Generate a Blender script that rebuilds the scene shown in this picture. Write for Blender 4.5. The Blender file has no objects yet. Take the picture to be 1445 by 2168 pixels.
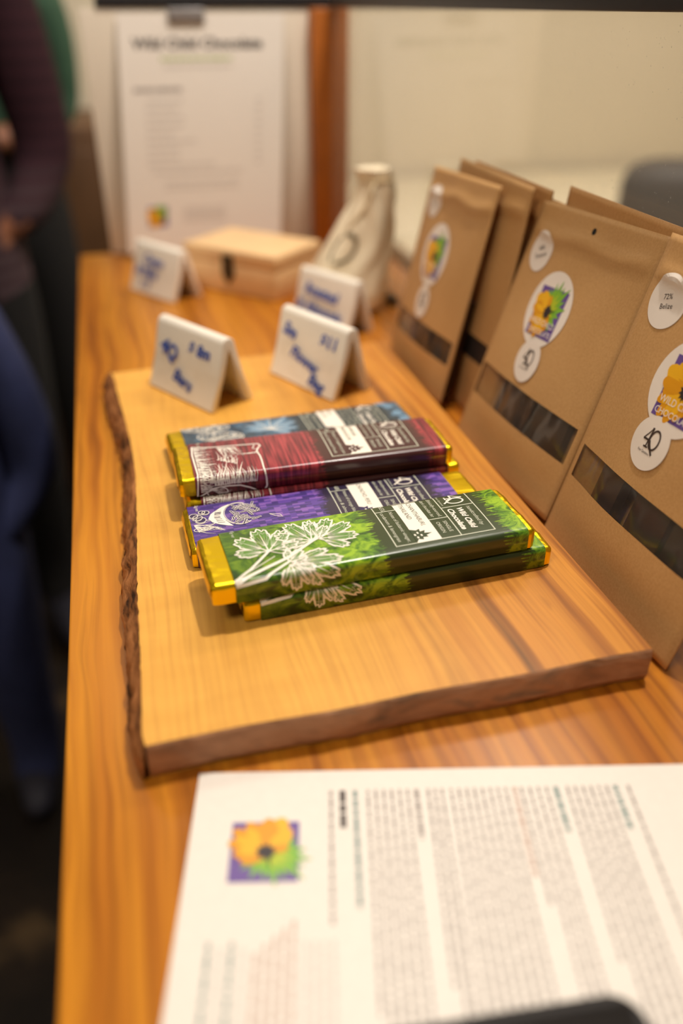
import bpy, bmesh, math, random
from mathutils import Vector, Matrix, noise
from mathutils.geometry import tessellate_polygon

random.seed(7)
SC = bpy.context.scene
COL = SC.collection

# ------------------------------------------------------------------ camera
FPX, IW, IH = 1750.0, 1445.0, 2168.0
CAM_RIGHT = Vector((0.96740281, -0.25324259, 0.0))
CAM_UP = Vector((0.1324622, 0.50601403, 0.85229312))
CAM_FWD = Vector((0.21583692, 0.82451076, -0.52306446))
cd = bpy.data.cameras.new('camera')
cd.sensor_fit = 'VERTICAL'
cd.sensor_height = 36.0
cd.sensor_width = 24.0
cd.lens = 36.0 * FPX / IH
cd.clip_start = 0.01
cd.dof.use_dof = True
cd.dof.focus_distance = 0.468
cd.dof.aperture_fstop = 2.3
cam = bpy.data.objects.new('camera', cd)
COL.objects.link(cam)
m = Matrix.Identity(4)
for i in range(3):
    m[i][0], m[i][1], m[i][2] = CAM_RIGHT[i], CAM_UP[i], -CAM_FWD[i]
m[0][3], m[1][3], m[2][3] = 0.0, 0.0, 0.29       # table top is z = 0
cam.matrix_world = m
SC.camera = cam

# ------------------------------------------------------------------ world, lights, exposure
w = bpy.data.worlds.new('room_air')
SC.world = w
w.use_nodes = True
w.node_tree.nodes['Background'].inputs[0].default_value = (1.0, 0.86, 0.70, 1)
w.node_tree.nodes['Background'].inputs[1].default_value = 0.05
SC.view_settings.view_transform = 'Standard'
SC.view_settings.look = 'None'
SC.view_settings.gamma = 1.0
SC.view_settings.use_curve_mapping = False
SC.view_settings.exposure = -0.40
SC.cycles.max_bounces = 7
SC.cycles.diffuse_bounces = 4
SC.cycles.glossy_bounces = 3
SC.cycles.transparent_max_bounces = 8
SC.cycles.caustics_reflective = False
SC.cycles.caustics_refractive = False


def area_light(name, loc, target, size, power, col):
    ld = bpy.data.lights.new(name, 'AREA')
    ld.shape = 'DISK'
    ld.size = size
    ld.energy = power
    ld.color = col
    o = bpy.data.objects.new(name, ld)
    COL.objects.link(o)
    o.location = loc
    o.rotation_euler = (Vector(target) - Vector(loc)).to_track_quat('-Z', 'Y').to_euler()
    return o


WARM = (1.0, 0.895, 0.77)
area_light('ceiling_spot_over_counter', (0.49, 0.66, 1.55), (0.1, 0.45, 0), 0.08, 25, (1.0, 0.92, 0.82))
area_light('ceiling_lamp_by_camera', (-0.75, -0.35, 1.6), (0.15, 0.45, 0), 0.5, 17.5, WARM)
area_light('ceiling_lamp_far_end', (0.15, 0.75, 1.62), (0.15, 1.15, 0.1), 0.5, 7.5, (1.0, 0.93, 0.87))
area_light('added_light_behind_glass', (1.1, 1.5, 1.62), (1.2, 2.3, -0.1), 0.8, 42, (1.0, 0.91, 0.80))  # unseen light added to brighten the wall behind the glass
area_light('ceiling_lamp_far_room', (-0.5, 2.2, 1.62), (-0.3, 2.6, 0.2), 0.5, 6, WARM)


# ------------------------------------------------------------------ helpers: objects
def srgb(r, g, b):
    f = lambda c: (c / 255 / 12.92) if c / 255 <= 0.04045 else ((c / 255 + 0.055) / 1.055) ** 2.4
    return (f(r), f(g), f(b), 1.0)


def tag(o, label=None, cat=None, group=None, kind=None):
    if label: o['label'] = label
    if cat: o['category'] = cat
    if group: o['group'] = group
    if kind: o['kind'] = kind
    return o


def thing(name, loc, label, cat, rz=0.0, group=None):
    o = bpy.data.objects.new(name, None)
    o.empty_display_size = 0.02
    COL.objects.link(o)
    o.location = loc
    o.rotation_euler = (0, 0, rz)
    return tag(o, label, cat, group)


def mesh(name, verts, faces, mats, parent=None, loc=None, smooth=False, uvs=None, midx=None, rz=0.0):
    me = bpy.data.meshes.new(name)
    me.from_pydata([tuple(v) for v in verts], [], faces)
    if not isinstance(mats, (list, tuple)): mats = [mats]
    for mt in mats: me.materials.append(mt)
    if midx: me.polygons.foreach_set('material_index', midx)
    if smooth: me.polygons.foreach_set('use_smooth', [True] * len(me.polygons))
    if uvs:
        ul = me.uv_layers.new(name='UVMap')
        for lp in me.loops: ul.data[lp.index].uv = uvs[lp.vertex_index]
    me.update()
    o = bpy.data.objects.new(name, me)
    COL.objects.link(o)
    if parent: o.parent = parent
    if loc: o.location = loc
    if rz: o.rotation_euler = (0, 0, rz)
    return o


def box_geo(x0, x1, y0, y1, z0, z1):
    v = [(x0, y0, z0), (x1, y0, z0), (x1, y1, z0), (x0, y1, z0), (x0, y0, z1), (x1, y0, z1), (x1, y1, z1), (x0, y1, z1)]
    f = [(0, 3, 2, 1), (4, 5, 6, 7), (0, 1, 5, 4), (1, 2, 6, 5), (2, 3, 7, 6), (3, 0, 4, 7)]
    return v, f


def bevel_box(name, x0, x1, y0, y1, z0, z1, mat, parent=None, r=0.001, seg=2, loc=None, rz=0.0):
    bm = bmesh.new()
    v, f = box_geo(x0, x1, y0, y1, z0, z1)
    vs = [bm.verts.new(p) for p in v]
    for q in f: bm.faces.new([vs[i] for i in q])
    bmesh.ops.bevel(bm, geom=bm.edges[:], offset=r, segments=seg, profile=0.5, affect='EDGES')
    me = bpy.data.meshes.new(name)
    bm.to_mesh(me); bm.free()
    me.materials.append(mat)
    me.polygons.foreach_set('use_smooth', [True] * len(me.polygons))
    o = bpy.data.objects.new(name, me)
    COL.objects.link(o)
    if parent: o.parent = parent
    if loc: o.location = loc
    if rz: o.rotation_euler = (0, 0, rz)
    return o


def tube_geo(pts, r, n=8, caps=True):
    pts = [Vector(p) for p in pts]
    rr = r if isinstance(r, (list, tuple)) else [r] * len(pts)
    V, F = [], []
    for i, p in enumerate(pts):
        t = (pts[min(i + 1, len(pts) - 1)] - pts[max(i - 1, 0)]).normalized()
        a = t.cross(Vector((0, 0, 1)))
        if a.length < 1e-4: a = t.cross(Vector((0, 1, 0)))
        a.normalize(); b = t.cross(a)
        for k in range(n):
            an = 2 * math.pi * k / n
            V.append(p + (a * math.cos(an) + b * math.sin(an)) * rr[i])
    for i in range(len(pts) - 1):
        for k in range(n):
            F.append((i * n + k, i * n + (k + 1) % n, (i + 1) * n + (k + 1) % n, (i + 1) * n + k))
    if caps:
        F.append(tuple(range(n - 1, -1, -1)))
        F.append(tuple((len(pts) - 1) * n + k for k in range(n)))
    return V, F


# ------------------------------------------------------------------ helpers: materials
class NT:
    def __init__(s, name):
        s.m = bpy.data.materials.new(name)
        s.m.use_nodes = True
        s.t = s.m.node_tree
        s.b = s.t.nodes['Principled BSDF']
        s.out = s.t.nodes['Material Output']

    def n(s, typ, **kw):
        nd = s.t.nodes.new(typ)
        for k, v in kw.items(): setattr(nd, k, v)
        return nd

    def l(s, a, b): s.t.links.new(a, b)

    def val(s, sock, v):
        if hasattr(v, 'is_output'): s.l(v, sock)
        else: sock.default_value = v

    def math(s, op, a, b=0.0, c=0.0, clamp=False):
        nd = s.n('ShaderNodeMath', operation=op, use_clamp=clamp)
        for i, v in enumerate((a, b, c)): s.val(nd.inputs[i], v)
        return nd.outputs[0]

    def mix(s, f, a, b):
        nd = s.n('ShaderNodeMix', data_type='RGBA')
        s.val(nd.inputs[0], f); s.val(nd.inputs[6], a); s.val(nd.inputs[7], b)
        return nd.outputs[2]

    def noise(s, vec, scale=5, detail=2, rough=0.5, dist=0.0):
        nd = s.n('ShaderNodeTexNoise')
        if vec is not None: s.l(vec, nd.inputs['Vector'])
        nd.inputs['Scale'].default_value = scale
        nd.inputs['Detail'].default_value = detail
        nd.inputs['Roughness'].default_value = rough
        nd.inputs['Distortion'].default_value = dist
        return nd.outputs[0]

    def ramp(s, f, stops, interp='LINEAR'):
        nd = s.n('ShaderNodeValToRGB')
        cr = nd.color_ramp
        cr.interpolation = interp
        while len(cr.elements) < len(stops): cr.elements.new(0.5)
        for e, (p, c) in zip(cr.elements, stops):
            e.position = p
            e.color = c if len(c) == 4 else (*c, 1)
        s.l(f, nd.inputs[0])
        return nd.outputs[0]

    def coords(s, which='Object', scale=(1, 1, 1), loc=(0, 0, 0), rot=(0, 0, 0)):
        tc = s.n('ShaderNodeTexCoord')
        mp = s.n('ShaderNodeMapping')
        mp.inputs['Scale'].default_value = scale
        mp.inputs['Location'].default_value = loc
        mp.inputs['Rotation'].default_value = rot
        s.l(tc.outputs[which], mp.inputs[0])
        return mp.outputs[0]

    def sep(s, v):
        nd = s.n('ShaderNodeSeparateXYZ'); s.l(v, nd.inputs[0])
        return nd.outputs

    def comb(s, x, y, z=0.0):
        nd = s.n('ShaderNodeCombineXYZ')
        for i, v in enumerate((x, y, z)): s.val(nd.inputs[i], v)
        return nd.outputs[0]

    def bump(s, h, strength=0.3, dist=0.001):
        nd = s.n('ShaderNodeBump')
        nd.inputs['Strength'].default_value = strength
        nd.inputs['Distance'].default_value = dist
        s.l(h, nd.inputs['Height'])
        s.l(nd.outputs[0], s.b.inputs['Normal'])

    def set(s, col=None, rough=0.5, metal=0.0, spec=0.5, coat=0.0, coat_r=0.1, sss=0.0):
        if col is not None: s.val(s.b.inputs['Base Color'], col)
        s.val(s.b.inputs['Roughness'], rough)
        s.b.inputs['Metallic'].default_value = metal
        s.b.inputs['Specular IOR Level'].default_value = spec
        s.b.inputs['Coat Weight'].default_value = coat
        s.b.inputs['Coat Roughness'].default_value = coat_r
        return s.m


def plain(name, col, rough=0.5, metal=0.0, spec=0.5, grain=0.0, scale=60, coat=0.0):
    t = NT(name)
    if grain:
        nz = t.noise(t.coords(), scale, 4, 0.6)
        lo = tuple(c * (1 - grain) for c in col[:3]) + (1,)
        hi = tuple(min(1, c * (1 + grain)) for c in col[:3]) + (1,)
        c = t.ramp(nz, [(0.3, lo), (0.7, hi)])
        t.bump(nz, 0.15, 0.0006)
        return t.set(c, rough, metal, spec, coat)
    return t.set(col, rough, metal, spec, coat)


def wood_counter():
    t = NT('varnished_counter_wood')
    wob = t.noise(t.coords(scale=(3, 1.6, 1)), 2.2, 3, 0.5)
    x, y, z = t.sep(t.coords())
    xw = t.math('ADD', x, t.math('MULTIPLY', t.math('SUBTRACT', wob, 0.5), 0.035))
    big = t.noise(t.comb(t.math('MULTIPLY', xw, 38), t.math('MULTIPLY', y, 1.2)), 1.0, 4, 0.55)
    fine = t.noise(t.comb(t.math('MULTIPLY', xw, 190), t.math('MULTIPLY', y, 4.0)), 1.0, 3, 0.6)
    band = t.math('SINE', t.math('MULTIPLY', t.math('ADD', xw, t.math('MULTIPLY', big, 0.02)), 620))
    band = t.math('MULTIPLY_ADD', band, 0.5, 0.5)
    col = t.ramp(big, [(0.30, srgb(130, 72, 18)), (0.44, srgb(180, 108, 26)), (0.56, srgb(206, 134, 34)), (0.72, srgb(160, 90, 24))])
    dark = t.ramp(fine, [(0.30, srgb(112, 54, 16)), (0.52, (1, 1, 1, 1))])
    mul = t.n('ShaderNodeMix', data_type='RGBA', blend_type='MULTIPLY')
    mul.inputs[0].default_value = 0.42
    t.l(col, mul.inputs[6]); t.l(dark, mul.inputs[7])
    gate = t.ramp(t.noise(t.comb(t.math('MULTIPLY', xw, 9), t.math('MULTIPLY', y, 1.3)), 1.0, 2), [(0.42, (0, 0, 0, 1)), (0.66, (1, 1, 1, 1))])
    side = t.math('MULTIPLY', t.math('SUBTRACT', xw, -0.05), 8.0, clamp=True)
    stripe = t.math('MULTIPLY', t.math('POWER', band, 2.5), t.math('MAXIMUM', gate, side))
    col2 = t.mix(t.math('MULTIPLY', stripe, 0.55), t.mix(t.math('MULTIPLY', side, 0.45), mul.outputs[2], srgb(160, 88, 18)), srgb(112, 54, 12))
    t.bump(fine, 0.05, 0.0004)
    return t.set(col2, 0.36, 0, 0.4, 0.18, 0.22)


def wood_board():
    t = NT('live_edge_board_wood')
    wob = t.noise(t.coords(scale=(4, 2, 1)), 2.0, 3)
    x, y, z = t.sep(t.coords())
    xw = t.math('ADD', x, t.math('MULTIPLY', t.math('SUBTRACT', wob, 0.5), 0.022))
    heart = t.math('MULTIPLY', t.math('SUBTRACT', xw, -0.02), 11.0, clamp=True)
    streak = t.noise(t.comb(t.math('MULTIPLY', xw, 75), t.math('MULTIPLY', y, 2.2)), 1.0, 4, 0.55)
    fine = t.noise(t.comb(t.math('MULTIPLY', xw, 420), t.math('MULTIPLY', y, 9)), 1.0, 2)
    flame = t.noise(t.comb(t.math('MULTIPLY', x, 26), t.math('MULTIPLY', y, 60)), 1.0, 3)
    sap = t.mix(t.math('MULTIPLY', flame, 0.8, clamp=True), srgb(230, 172, 76), srgb(202, 142, 52))
    hrt = t.ramp(streak, [(0.30, srgb(104, 62, 26)), (0.42, srgb(164, 100, 36)), (0.53, srgb(206, 138, 52)), (0.70, srgb(176, 104, 36))])
    col = t.mix(heart, sap, hrt)
    mul = t.n('ShaderNodeMix', data_type='RGBA', blend_type='MULTIPLY')
    mul.inputs[0].default_value = 0.22
    t.l(col, mul.inputs[6])
    t.l(t.ramp(fine, [(0.3, srgb(150, 100, 60)), (0.55, (1, 1, 1, 1))]), mul.inputs[7])
    specks = t.ramp(t.noise(t.coords(scale=(60, 22, 1)), 1.0, 2), [(0.70, (0, 0, 0, 1)), (0.76, (1, 1, 1, 1))])
    col3 = t.mix(t.math('MULTIPLY', specks, 0.30), mul.outputs[2], srgb(140, 84, 36))
    t.bump(fine, 0.04, 0.0003)
    return t.set(col3, 0.42, 0, 0.4, 0.08, 0.3)


def wood_endgrain():
    t = NT('board_end_grain')
    a = t.noise(t.coords(scale=(1, 1, 2.5)), 26, 4, 0.6, 0.6)
    b = t.noise(t.coords(scale=(1, 1, 1), rot=(0, 0.9, 0)), 160, 3)
    col = t.ramp(a, [(0.30, srgb(92, 74, 60)), (0.45, srgb(148, 104, 74)), (0.58, srgb(176, 128, 94)), (0.72, srgb(122, 102, 86))])
    col = t.mix(t.math('MULTIPLY', b, 0.35), col, srgb(196, 150, 116))
    t.bump(b, 0.2, 0.0006)
    return t.set(col, 0.6, 0, 0.3)


def bark():
    t = NT('board_bark')
    a = t.noise(t.coords(scale=(1, 0.35, 2)), 90, 5, 0.65)
    col = t.ramp(a, [(0.34, srgb(52, 30, 16)), (0.46, srgb(138, 86, 46)), (0.64, srgb(182, 120, 70))])
    t.bump(a, 0.7, 0.002)
    return t.set(col, 0.75, 0, 0.25)


def kraft(name='kraft_paper', base=(194, 150, 97)):
    t = NT(name)
    a = t.noise(t.coords(), 700, 2, 0.6)
    b = t.noise(t.coords(), 30, 3)
    r, g, bl = base
    c = t.ramp(a, [(0.30, srgb(r - 8, g - 8, bl - 8)), (0.70, srgb(r + 6, g + 6, bl + 6))])
    c = t.mix(t.math('MULTIPLY', b, 0.25), c, srgb(r - 14, g - 18, bl - 20))
    t.bump(b, 0.12, 0.002)
    return t.set(c, 0.50, 0, 0.35)


def glossmix(name, tint, spec_boost=1.0, body=None, body_amt=0.0, rough=0.02, dust=False):
    """thin clear sheet: straight-through transmission plus Schlick mirror reflection"""
    t = NT(name)
    g = t.n('ShaderNodeNewGeometry')
    dt = t.n('ShaderNodeVectorMath', operation='DOT_PRODUCT')
    t.l(g.outputs['Incoming'], dt.inputs[0]); t.l(g.outputs['Normal'], dt.inputs[1])
    c = t.math('ABSOLUTE', dt.outputs['Value'])
    f = t.math('POWER', t.math('SUBTRACT', 1.0, c, clamp=True), 5.0)
    f = t.math('MULTIPLY_ADD', f, 0.96 * spec_boost, 0.045 * spec_boost, clamp=True)
    tr = t.n('ShaderNodeBsdfTransparent'); tr.inputs[0].default_value = tint
    gl = t.n('ShaderNodeBsdfGlossy'); gl.inputs['Roughness'].default_value = rough
    mx = t.n('ShaderNodeMixShader')
    t.l(f, mx.inputs[0]); t.l(tr.outputs[0], mx.inputs[1]); t.l(gl.outputs[0], mx.inputs[2])
    last = mx.outputs[0]
    if body:
        df = t.n('ShaderNodeBsdfDiffuse'); df.inputs[0].default_value = body
        m2 = t.n('ShaderNodeMixShader')
        if dust:
            v = t.n('ShaderNodeTexVoronoi'); v.inputs['Scale'].default_value = 260
            t.l(t.coords(), v.inputs['Vector'])
            sp = t.math('LESS_THAN', v.outputs['Distance'], 0.11)
            gate = t.math('GREATER_THAN', t.noise(t.coords(), 90, 2), 0.56)
            t.l(t.math('MULTIPLY_ADD', t.math('MULTIPLY', sp, gate), 0.35, body_amt), m2.inputs[0])
        else:
            m2.inputs[0].default_value = body_amt
        t.l(last, m2.inputs[1]); t.l(df.outputs[0], m2.inputs[2])
        last = m2.outputs[0]
    t.l(last, t.out.inputs['Surface'])
    return t.m


def wrapper_mat(name, panel, lo, mid, hi, style):
    """printed wrapper: dark panel field between two patterned fields with comb-like edges"""
    t = NT(name)
    uv = t.n('ShaderNodeUVMap').outputs[0]
    q, p, _ = t.sep(uv)                          # q along the bar, p across, in units of 100 mm
    comb = t.noise(t.comb(t.math('MULTIPLY', q, 6), t.math('MULTIPLY', p, 90)), 1.0, 2, 0.6)
    comb2 = t.noise(t.comb(t.math('MULTIPLY', q, 14), t.math('MULTIPLY', p, 14)), 1.0, 3)
    wig = t.math('ADD', t.math('MULTIPLY', t.math('SUBTRACT', comb, 0.5), 0.22), t.math('MULTIPLY', t.math('SUBTRACT', comb2, 0.5), 0.10))
    left = t.math('LESS_THAN', t.math('ADD', q, wig), 0.80)
    right = t.math('GREATER_THAN', t.math('ADD', q, wig), 1.51)
    inpat = t.math('MAXIMUM', left, right)
    if style == 'blocks':
        qs = t.math('DIVIDE', t.math('FLOOR', t.math('MULTIPLY', q, 26)), 26)
        ps = t.math('DIVIDE', t.math('FLOOR', t.math('MULTIPLY', p, 80)), 80)
        nz = t.noise(t.comb(t.math('MULTIPLY', qs, 11), t.math('MULTIPLY', ps, 27)), 1.0, 2, 0.6)
        pat = t.ramp(nz, [(0.0, lo), (0.47, mid), (0.545, hi)], 'CONSTANT')
    elif style == 'foliage':
        nz = t.noise(t.comb(t.math('MULTIPLY', q, 9), t.math('MULTIPLY', p, 13)), 1.0, 5, 0.62, 1.2)
        pat = t.ramp(nz, [(0.36, lo), (0.46, mid), (0.60, hi)])
    elif style == 'weave':
        nz = t.noise(t.comb(t.math('MULTIPLY', q, 60), t.math('MULTIPLY', p, 3)), 1.0, 2)
        ck = t.n('ShaderNodeTexChecker'); ck.inputs['Scale'].default_value = 130
        t.l(uv, ck.inputs['Vector'])
        n2 = t.math('MULTIPLY_ADD', ck.outputs['Fac'], 0.05, nz)
        pat = t.ramp(n2, [(0.38, lo), (0.52, mid), (0.66, hi)])
    else:
        nz = t.noise(t.comb(t.math('MULTIPLY', q, 14), t.math('MULTIPLY', p, 14)), 1.0, 4, 0.6, 0.8)
        pat = t.ramp(nz, [(0.42, lo), (0.54, mid), (0.68, hi)])
    # ink towards the left end is deeper in the printed design
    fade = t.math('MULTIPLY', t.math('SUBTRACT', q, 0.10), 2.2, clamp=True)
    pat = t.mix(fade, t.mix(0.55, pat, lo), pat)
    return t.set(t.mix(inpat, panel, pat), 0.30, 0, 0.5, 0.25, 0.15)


M = {}
M['counter'] = wood_counter()
M['board'] = wood_board()
M['endgrain'] = wood_endgrain()
M['bark'] = bark()
M['kraft'] = kraft()
M['kraft_b'] = kraft('kraft_paper_darker', (188, 140, 86))
M['glass'] = glossmix('glass_pane', (0.96, 0.955, 0.94, 1), 0.9, (0.78, 0.75, 0.70, 1), 0.08, 0.015, dust=True)
M['film'] = glossmix('clear_window_film', (0.90, 0.86, 0.80, 1), 1.5, (0.62, 0.54, 0.48, 1), 0.04, 0.10)
M['white_paper'] = plain('white_paper', srgb(228, 220, 210), 0.55, grain=0.02, scale=200)
M['sticker'] = plain('sticker_paper', srgb(232, 220, 208), 0.45)
M['cream_ink'] = plain('cream_ink', srgb(240, 232, 218), 0.4)
M['pale_ink'] = plain('pale_ink', srgb(206, 208, 188), 0.4)
M['brown_ink'] = plain('dark_brown_ink', srgb(58, 44, 40), 0.5)
M['olive_ink'] = plain('olive_text_ink', srgb(96, 92, 70), 0.5)
M['grey_ink'] = plain('grey_text_ink', srgb(152, 142, 136), 0.6)
M['light_ink'] = plain('light_text_ink', srgb(206, 197, 189), 0.6)
M['teal_ink'] = plain('teal_text_ink', srgb(120, 140, 136), 0.6)
M['rose_ink'] = plain('rose_text_ink', srgb(190, 164, 150), 0.6)
M['green_text'] = plain('green_text_ink', srgb(170, 184, 120), 0.6)
M['sky_ink'] = plain('pale_blue_ink', srgb(176, 182, 200), 0.6)
M['purple'] = plain('logo_purple', srgb(104, 78, 148), 0.45)
M['yellow'] = plain('logo_yellow', srgb(236, 176, 26), 0.45)
M['gold2'] = plain('logo_deep_yellow', srgb(220, 150, 14), 0.45)
M['leaf'] = plain('logo_green', srgb(124, 178, 52), 0.45)
M['lime'] = plain('logo_lime', srgb(176, 190, 40), 0.45)
M['black_ink'] = plain('logo_black', srgb(46, 36, 38), 0.5)
M['blue_marker'] = plain('blue_marker_ink', srgb(40, 76, 168), 0.45)
M['ceramic'] = plain('cream_ceramic', srgb(236, 228, 214), 0.28, spec=0.5, coat=0.15)
M['pine'] = plain('pale_pine', srgb(224, 186, 136), 0.5, grain=0.06, scale=30)
M['bronze'] = plain('dark_bronze', srgb(72, 58, 38), 0.4, 0.8)
M['cotton'] = plain('natural_cotton', srgb(232, 216, 186), 0.85, grain=0.05, scale=260)
M['cord'] = plain('cotton_cord', srgb(222, 202, 164), 0.85)
M['post'] = plain('orange_stained_post', srgb(166, 92, 26), 0.4, grain=0.15, scale=14)
M['panel'] = plain('white_board', srgb(226, 214, 196), 0.5)
M['rail'] = plain('black_rail', srgb(38, 38, 42), 0.4)
M['clip'] = plain('grey_clip', srgb(150, 146, 146), 0.4, 0.3)
M['phone'] = plain('black_phone', srgb(34, 31, 30), 0.6, spec=0.25)
M['choc'] = plain('dark_chocolate', srgb(52, 36, 34), 0.35, grain=0.2, scale=40)
M['dark_grey'] = plain('dark_grey_shell', srgb(64, 60, 58), 0.6)
M['tan_card'] = plain('tan_cardboard', srgb(206, 160, 96), 0.7)
M['wall'] = plain('cream_wall', srgb(222, 211, 188), 0.85, grain=0.02, scale=3)
M['ceiling'] = plain('ceiling_white', srgb(225, 215, 200), 0.9)
M['desk'] = plain('cream_desk', srgb(232, 222, 196), 0.5)
M['brownwood'] = plain('brown_cabinet_wood', srgb(92, 60, 30), 0.5, grain=0.2, scale=8)
M['skin'] = plain('skin', srgb(150, 98, 72), 0.55)
M['hair'] = plain('dark_hair', srgb(36, 26, 22), 0.6)
M['eye'] = plain('eye', srgb(30, 24, 22), 0.2)
M['black_cloth'] = plain('black_cloth', srgb(14, 12, 12), 0.9)
M['navy'] = plain('navy_cloth', srgb(44, 51, 90), 0.85, grain=0.15, scale=20)
M['greencloth'] = plain('green_cloth', srgb(52, 84, 64), 0.85, grain=0.15, scale=14)
M['shoe'] = plain('dark_shoe', srgb(44, 44, 58), 0.6)


def plum_stripes():
    t = NT('plum_striped_knit')
    x, y, z = t.sep(t.coords())
    s = t.math('MULTIPLY_ADD', t.math('SINE', t.math('MULTIPLY', z, 240)), 0.5, 0.5)
    low = t.math('MULTIPLY', t.math('SUBTRACT', 1.0, z), 8.0, clamp=True)
    c = t.mix(t.math('MULTIPLY', s, 0.5), srgb(50, 26, 33), srgb(30, 15, 22))
    c = t.mix(t.math('MULTIPLY', low, t.math('MULTIPLY_ADD', s, 0.5, 0.3)), c, srgb(92, 76, 80))
    return t.set(c, 0.9, 0, 0.2)


M['plum'] = plum_stripes()


def floor_mat():
    t = NT('dark_floor')
    a = t.noise(t.coords(scale=(1, 1, 1)), 3.2, 3, 0.55, 0.8)
    b = t.noise(t.coords(), 40, 3)
    c = t.ramp(a, [(0.40, srgb(26, 20, 16)), (0.58, srgb(44, 34, 26)), (0.70, srgb(104, 84, 58))])
    c = t.mix(t.math('MULTIPLY', b, 0.3), c, srgb(22, 16, 12))
    return t.set(c, 0.5, 0, 0.35)


M['floor'] = floor_mat()


def foil_mat():
    t = NT('gold_foil')
    a = t.noise(t.coords(), 110, 3, 0.6, 0.4)
    b = t.noise(t.coords(), 420, 2, 0.5)
    h = t.math('MULTIPLY_ADD', b, 0.3, a)
    t.bump(h, 0.22, 0.0012)
    return t.set(srgb(246, 210, 36), 0.34, 1.0, 0.5)


M['foil'] = foil_mat()


# ------------------------------------------------------------------ flat print: shapes in (p, q), laid on a surface
def text_geo(body, size, shear=0.0, bold=0.0, align='LEFT', space=1.0):
    cu = bpy.data.curves.new('lettering', 'FONT')
    cu.body = body
    cu.size = size
    cu.shear = shear
    cu.offset = bold
    cu.align_x = align
    cu.space_character = space
    cu.resolution_u = 3
    cu.fill_mode = 'FRONT'
    ob = bpy.data.objects.new('lettering', cu)
    COL.objects.link(ob)
    dg = bpy.context.evaluated_depsgraph_get()
    ev = ob.evaluated_get(dg)
    me = ev.to_mesh()
    V = [(v.co.x, v.co.y) for v in me.vertices]
    F = [tuple(p.vertices) for p in me.polygons]
    ev.to_mesh_clear()
    bpy.data.objects.remove(ob)
    bpy.data.curves.remove(cu)
    return V, F


class Ink:
    def __init__(s): s.V, s.F, s.I = [], [], []

    def add(s, V, F, mi, lay):
        o = len(s.V)
        s.V += [(a, b, lay) for a, b in V]
        s.F += [tuple(o + i for i in f) for f in F]
        s.I += [mi] * len(F)

    def stroke(s, pts, w, mi=0, lay=2, closed=False, taper=False):
        fine = []
        for (a, b), (c, d) in zip(pts, list(pts[1:]) + ([pts[0]] if closed else [])):
            k_ = max(1, min(24, int(math.hypot(c - a, d - b) / 0.0014)))
            fine += [(a + (c - a) * j / k_, b + (d - b) * j / k_) for j in range(k_)]
        pts = fine if closed else fine + [pts[-1]]
        n = len(pts)
        V, F = [], []
        for i in range(n):
            if closed: a, b = pts[i - 1], pts[(i + 1) % n]
            else: a, b = pts[max(i - 1, 0)], pts[min(i + 1, n - 1)]
            dx, dy = b[0] - a[0], b[1] - a[1]
            L = math.hypot(dx, dy) or 1e-9
            ww = w / 2 * ((1 - 0.85 * i / max(1, n - 1)) if taper else 1)
            nx, ny = -dy / L * ww, dx / L * ww
            V += [(pts[i][0] + nx, pts[i][1] + ny), (pts[i][0] - nx, pts[i][1] - ny)]
        for i in range(n if closed else n - 1):
            j = (i + 1) % n
            F.append((2 * i + 1, 2 * j + 1, 2 * j, 2 * i))
        s.add(V, F, mi, lay)

    def rect(s, p0, q0, p1, q1, mi=0, lay=1, n=1, mm=1):
        V = [(p0 + (p1 - p0) * i / n, q0 + (q1 - q0) * j / mm) for j in range(mm + 1) for i in range(n + 1)]
        F = [(j * (n + 1) + i, j * (n + 1) + i + 1, (j + 1) * (n + 1) + i + 1, (j + 1) * (n + 1) + i) for j in range(mm) for i in range(n)]
        s.add(V, F, mi, lay)

    def poly(s, pts, mi=0, lay=1):
        tr = tessellate_polygon([[Vector((a, b, 0)) for a, b in pts]])
        F = []
        for t in tr:
            a, b, c = (pts[i] for i in t)
            F.append(tuple(t) if (b[0] - a[0]) * (c[1] - a[1]) - (b[1] - a[1]) * (c[0] - a[0]) > 0 else (t[0], t[2], t[1]))
        s.add(list(pts), F, mi, lay)

    def disc(s, cx, cy, r, mi=0, lay=1, n=40, rings=5):
        V = [(cx, cy)]
        for k in range(1, rings + 1):
            V += [(cx + r * k / rings * math.cos(2 * math.pi * i / n), cy + r * k / rings * math.sin(2 * math.pi * i / n)) for i in range(n)]
        F = [(0, 1 + i, 1 + (i + 1) % n) for i in range(n)]
        for k in range(rings - 1):
            o1, o2 = 1 + k * n, 1 + (k + 1) * n
            F += [(o1 + i, o2 + i, o2 + (i + 1) % n, o1 + (i + 1) % n) for i in range(n)]
        s.add(V, F, mi, lay)

    def text(s, body, p, q, size, mi=0, lay=2, fit=None, shear=0.0, bold=0.0, rot=0.0, align='LEFT', space=1.0):
        V, F = text_geo(body, 1.0, shear, bold, align, space)
        if not V: return
        k = size
        kx = size
        if fit:
            wd = max(v[0] for v in V) - min(v[0] for v in V)
            kx = fit / wd
        c, sn = math.cos(rot), math.sin(rot)
        V = [(p + (a * kx) * c - (b * k) * sn, q + (a * kx) * sn + (b * k) * c) for a, b in V]
        s.add(V, F, mi, lay)

    def xf(s, fn):
        s.V = [(*fn(a, b), l) for a, b, l in s.V]
        return s

    def build(s, name, mapfn, mats, parent, eps=0.00012):
        return mesh(name, [mapfn(a, b, eps * l) for a, b, l in s.V], s.F, mats, parent, midx=s.I)


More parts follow.
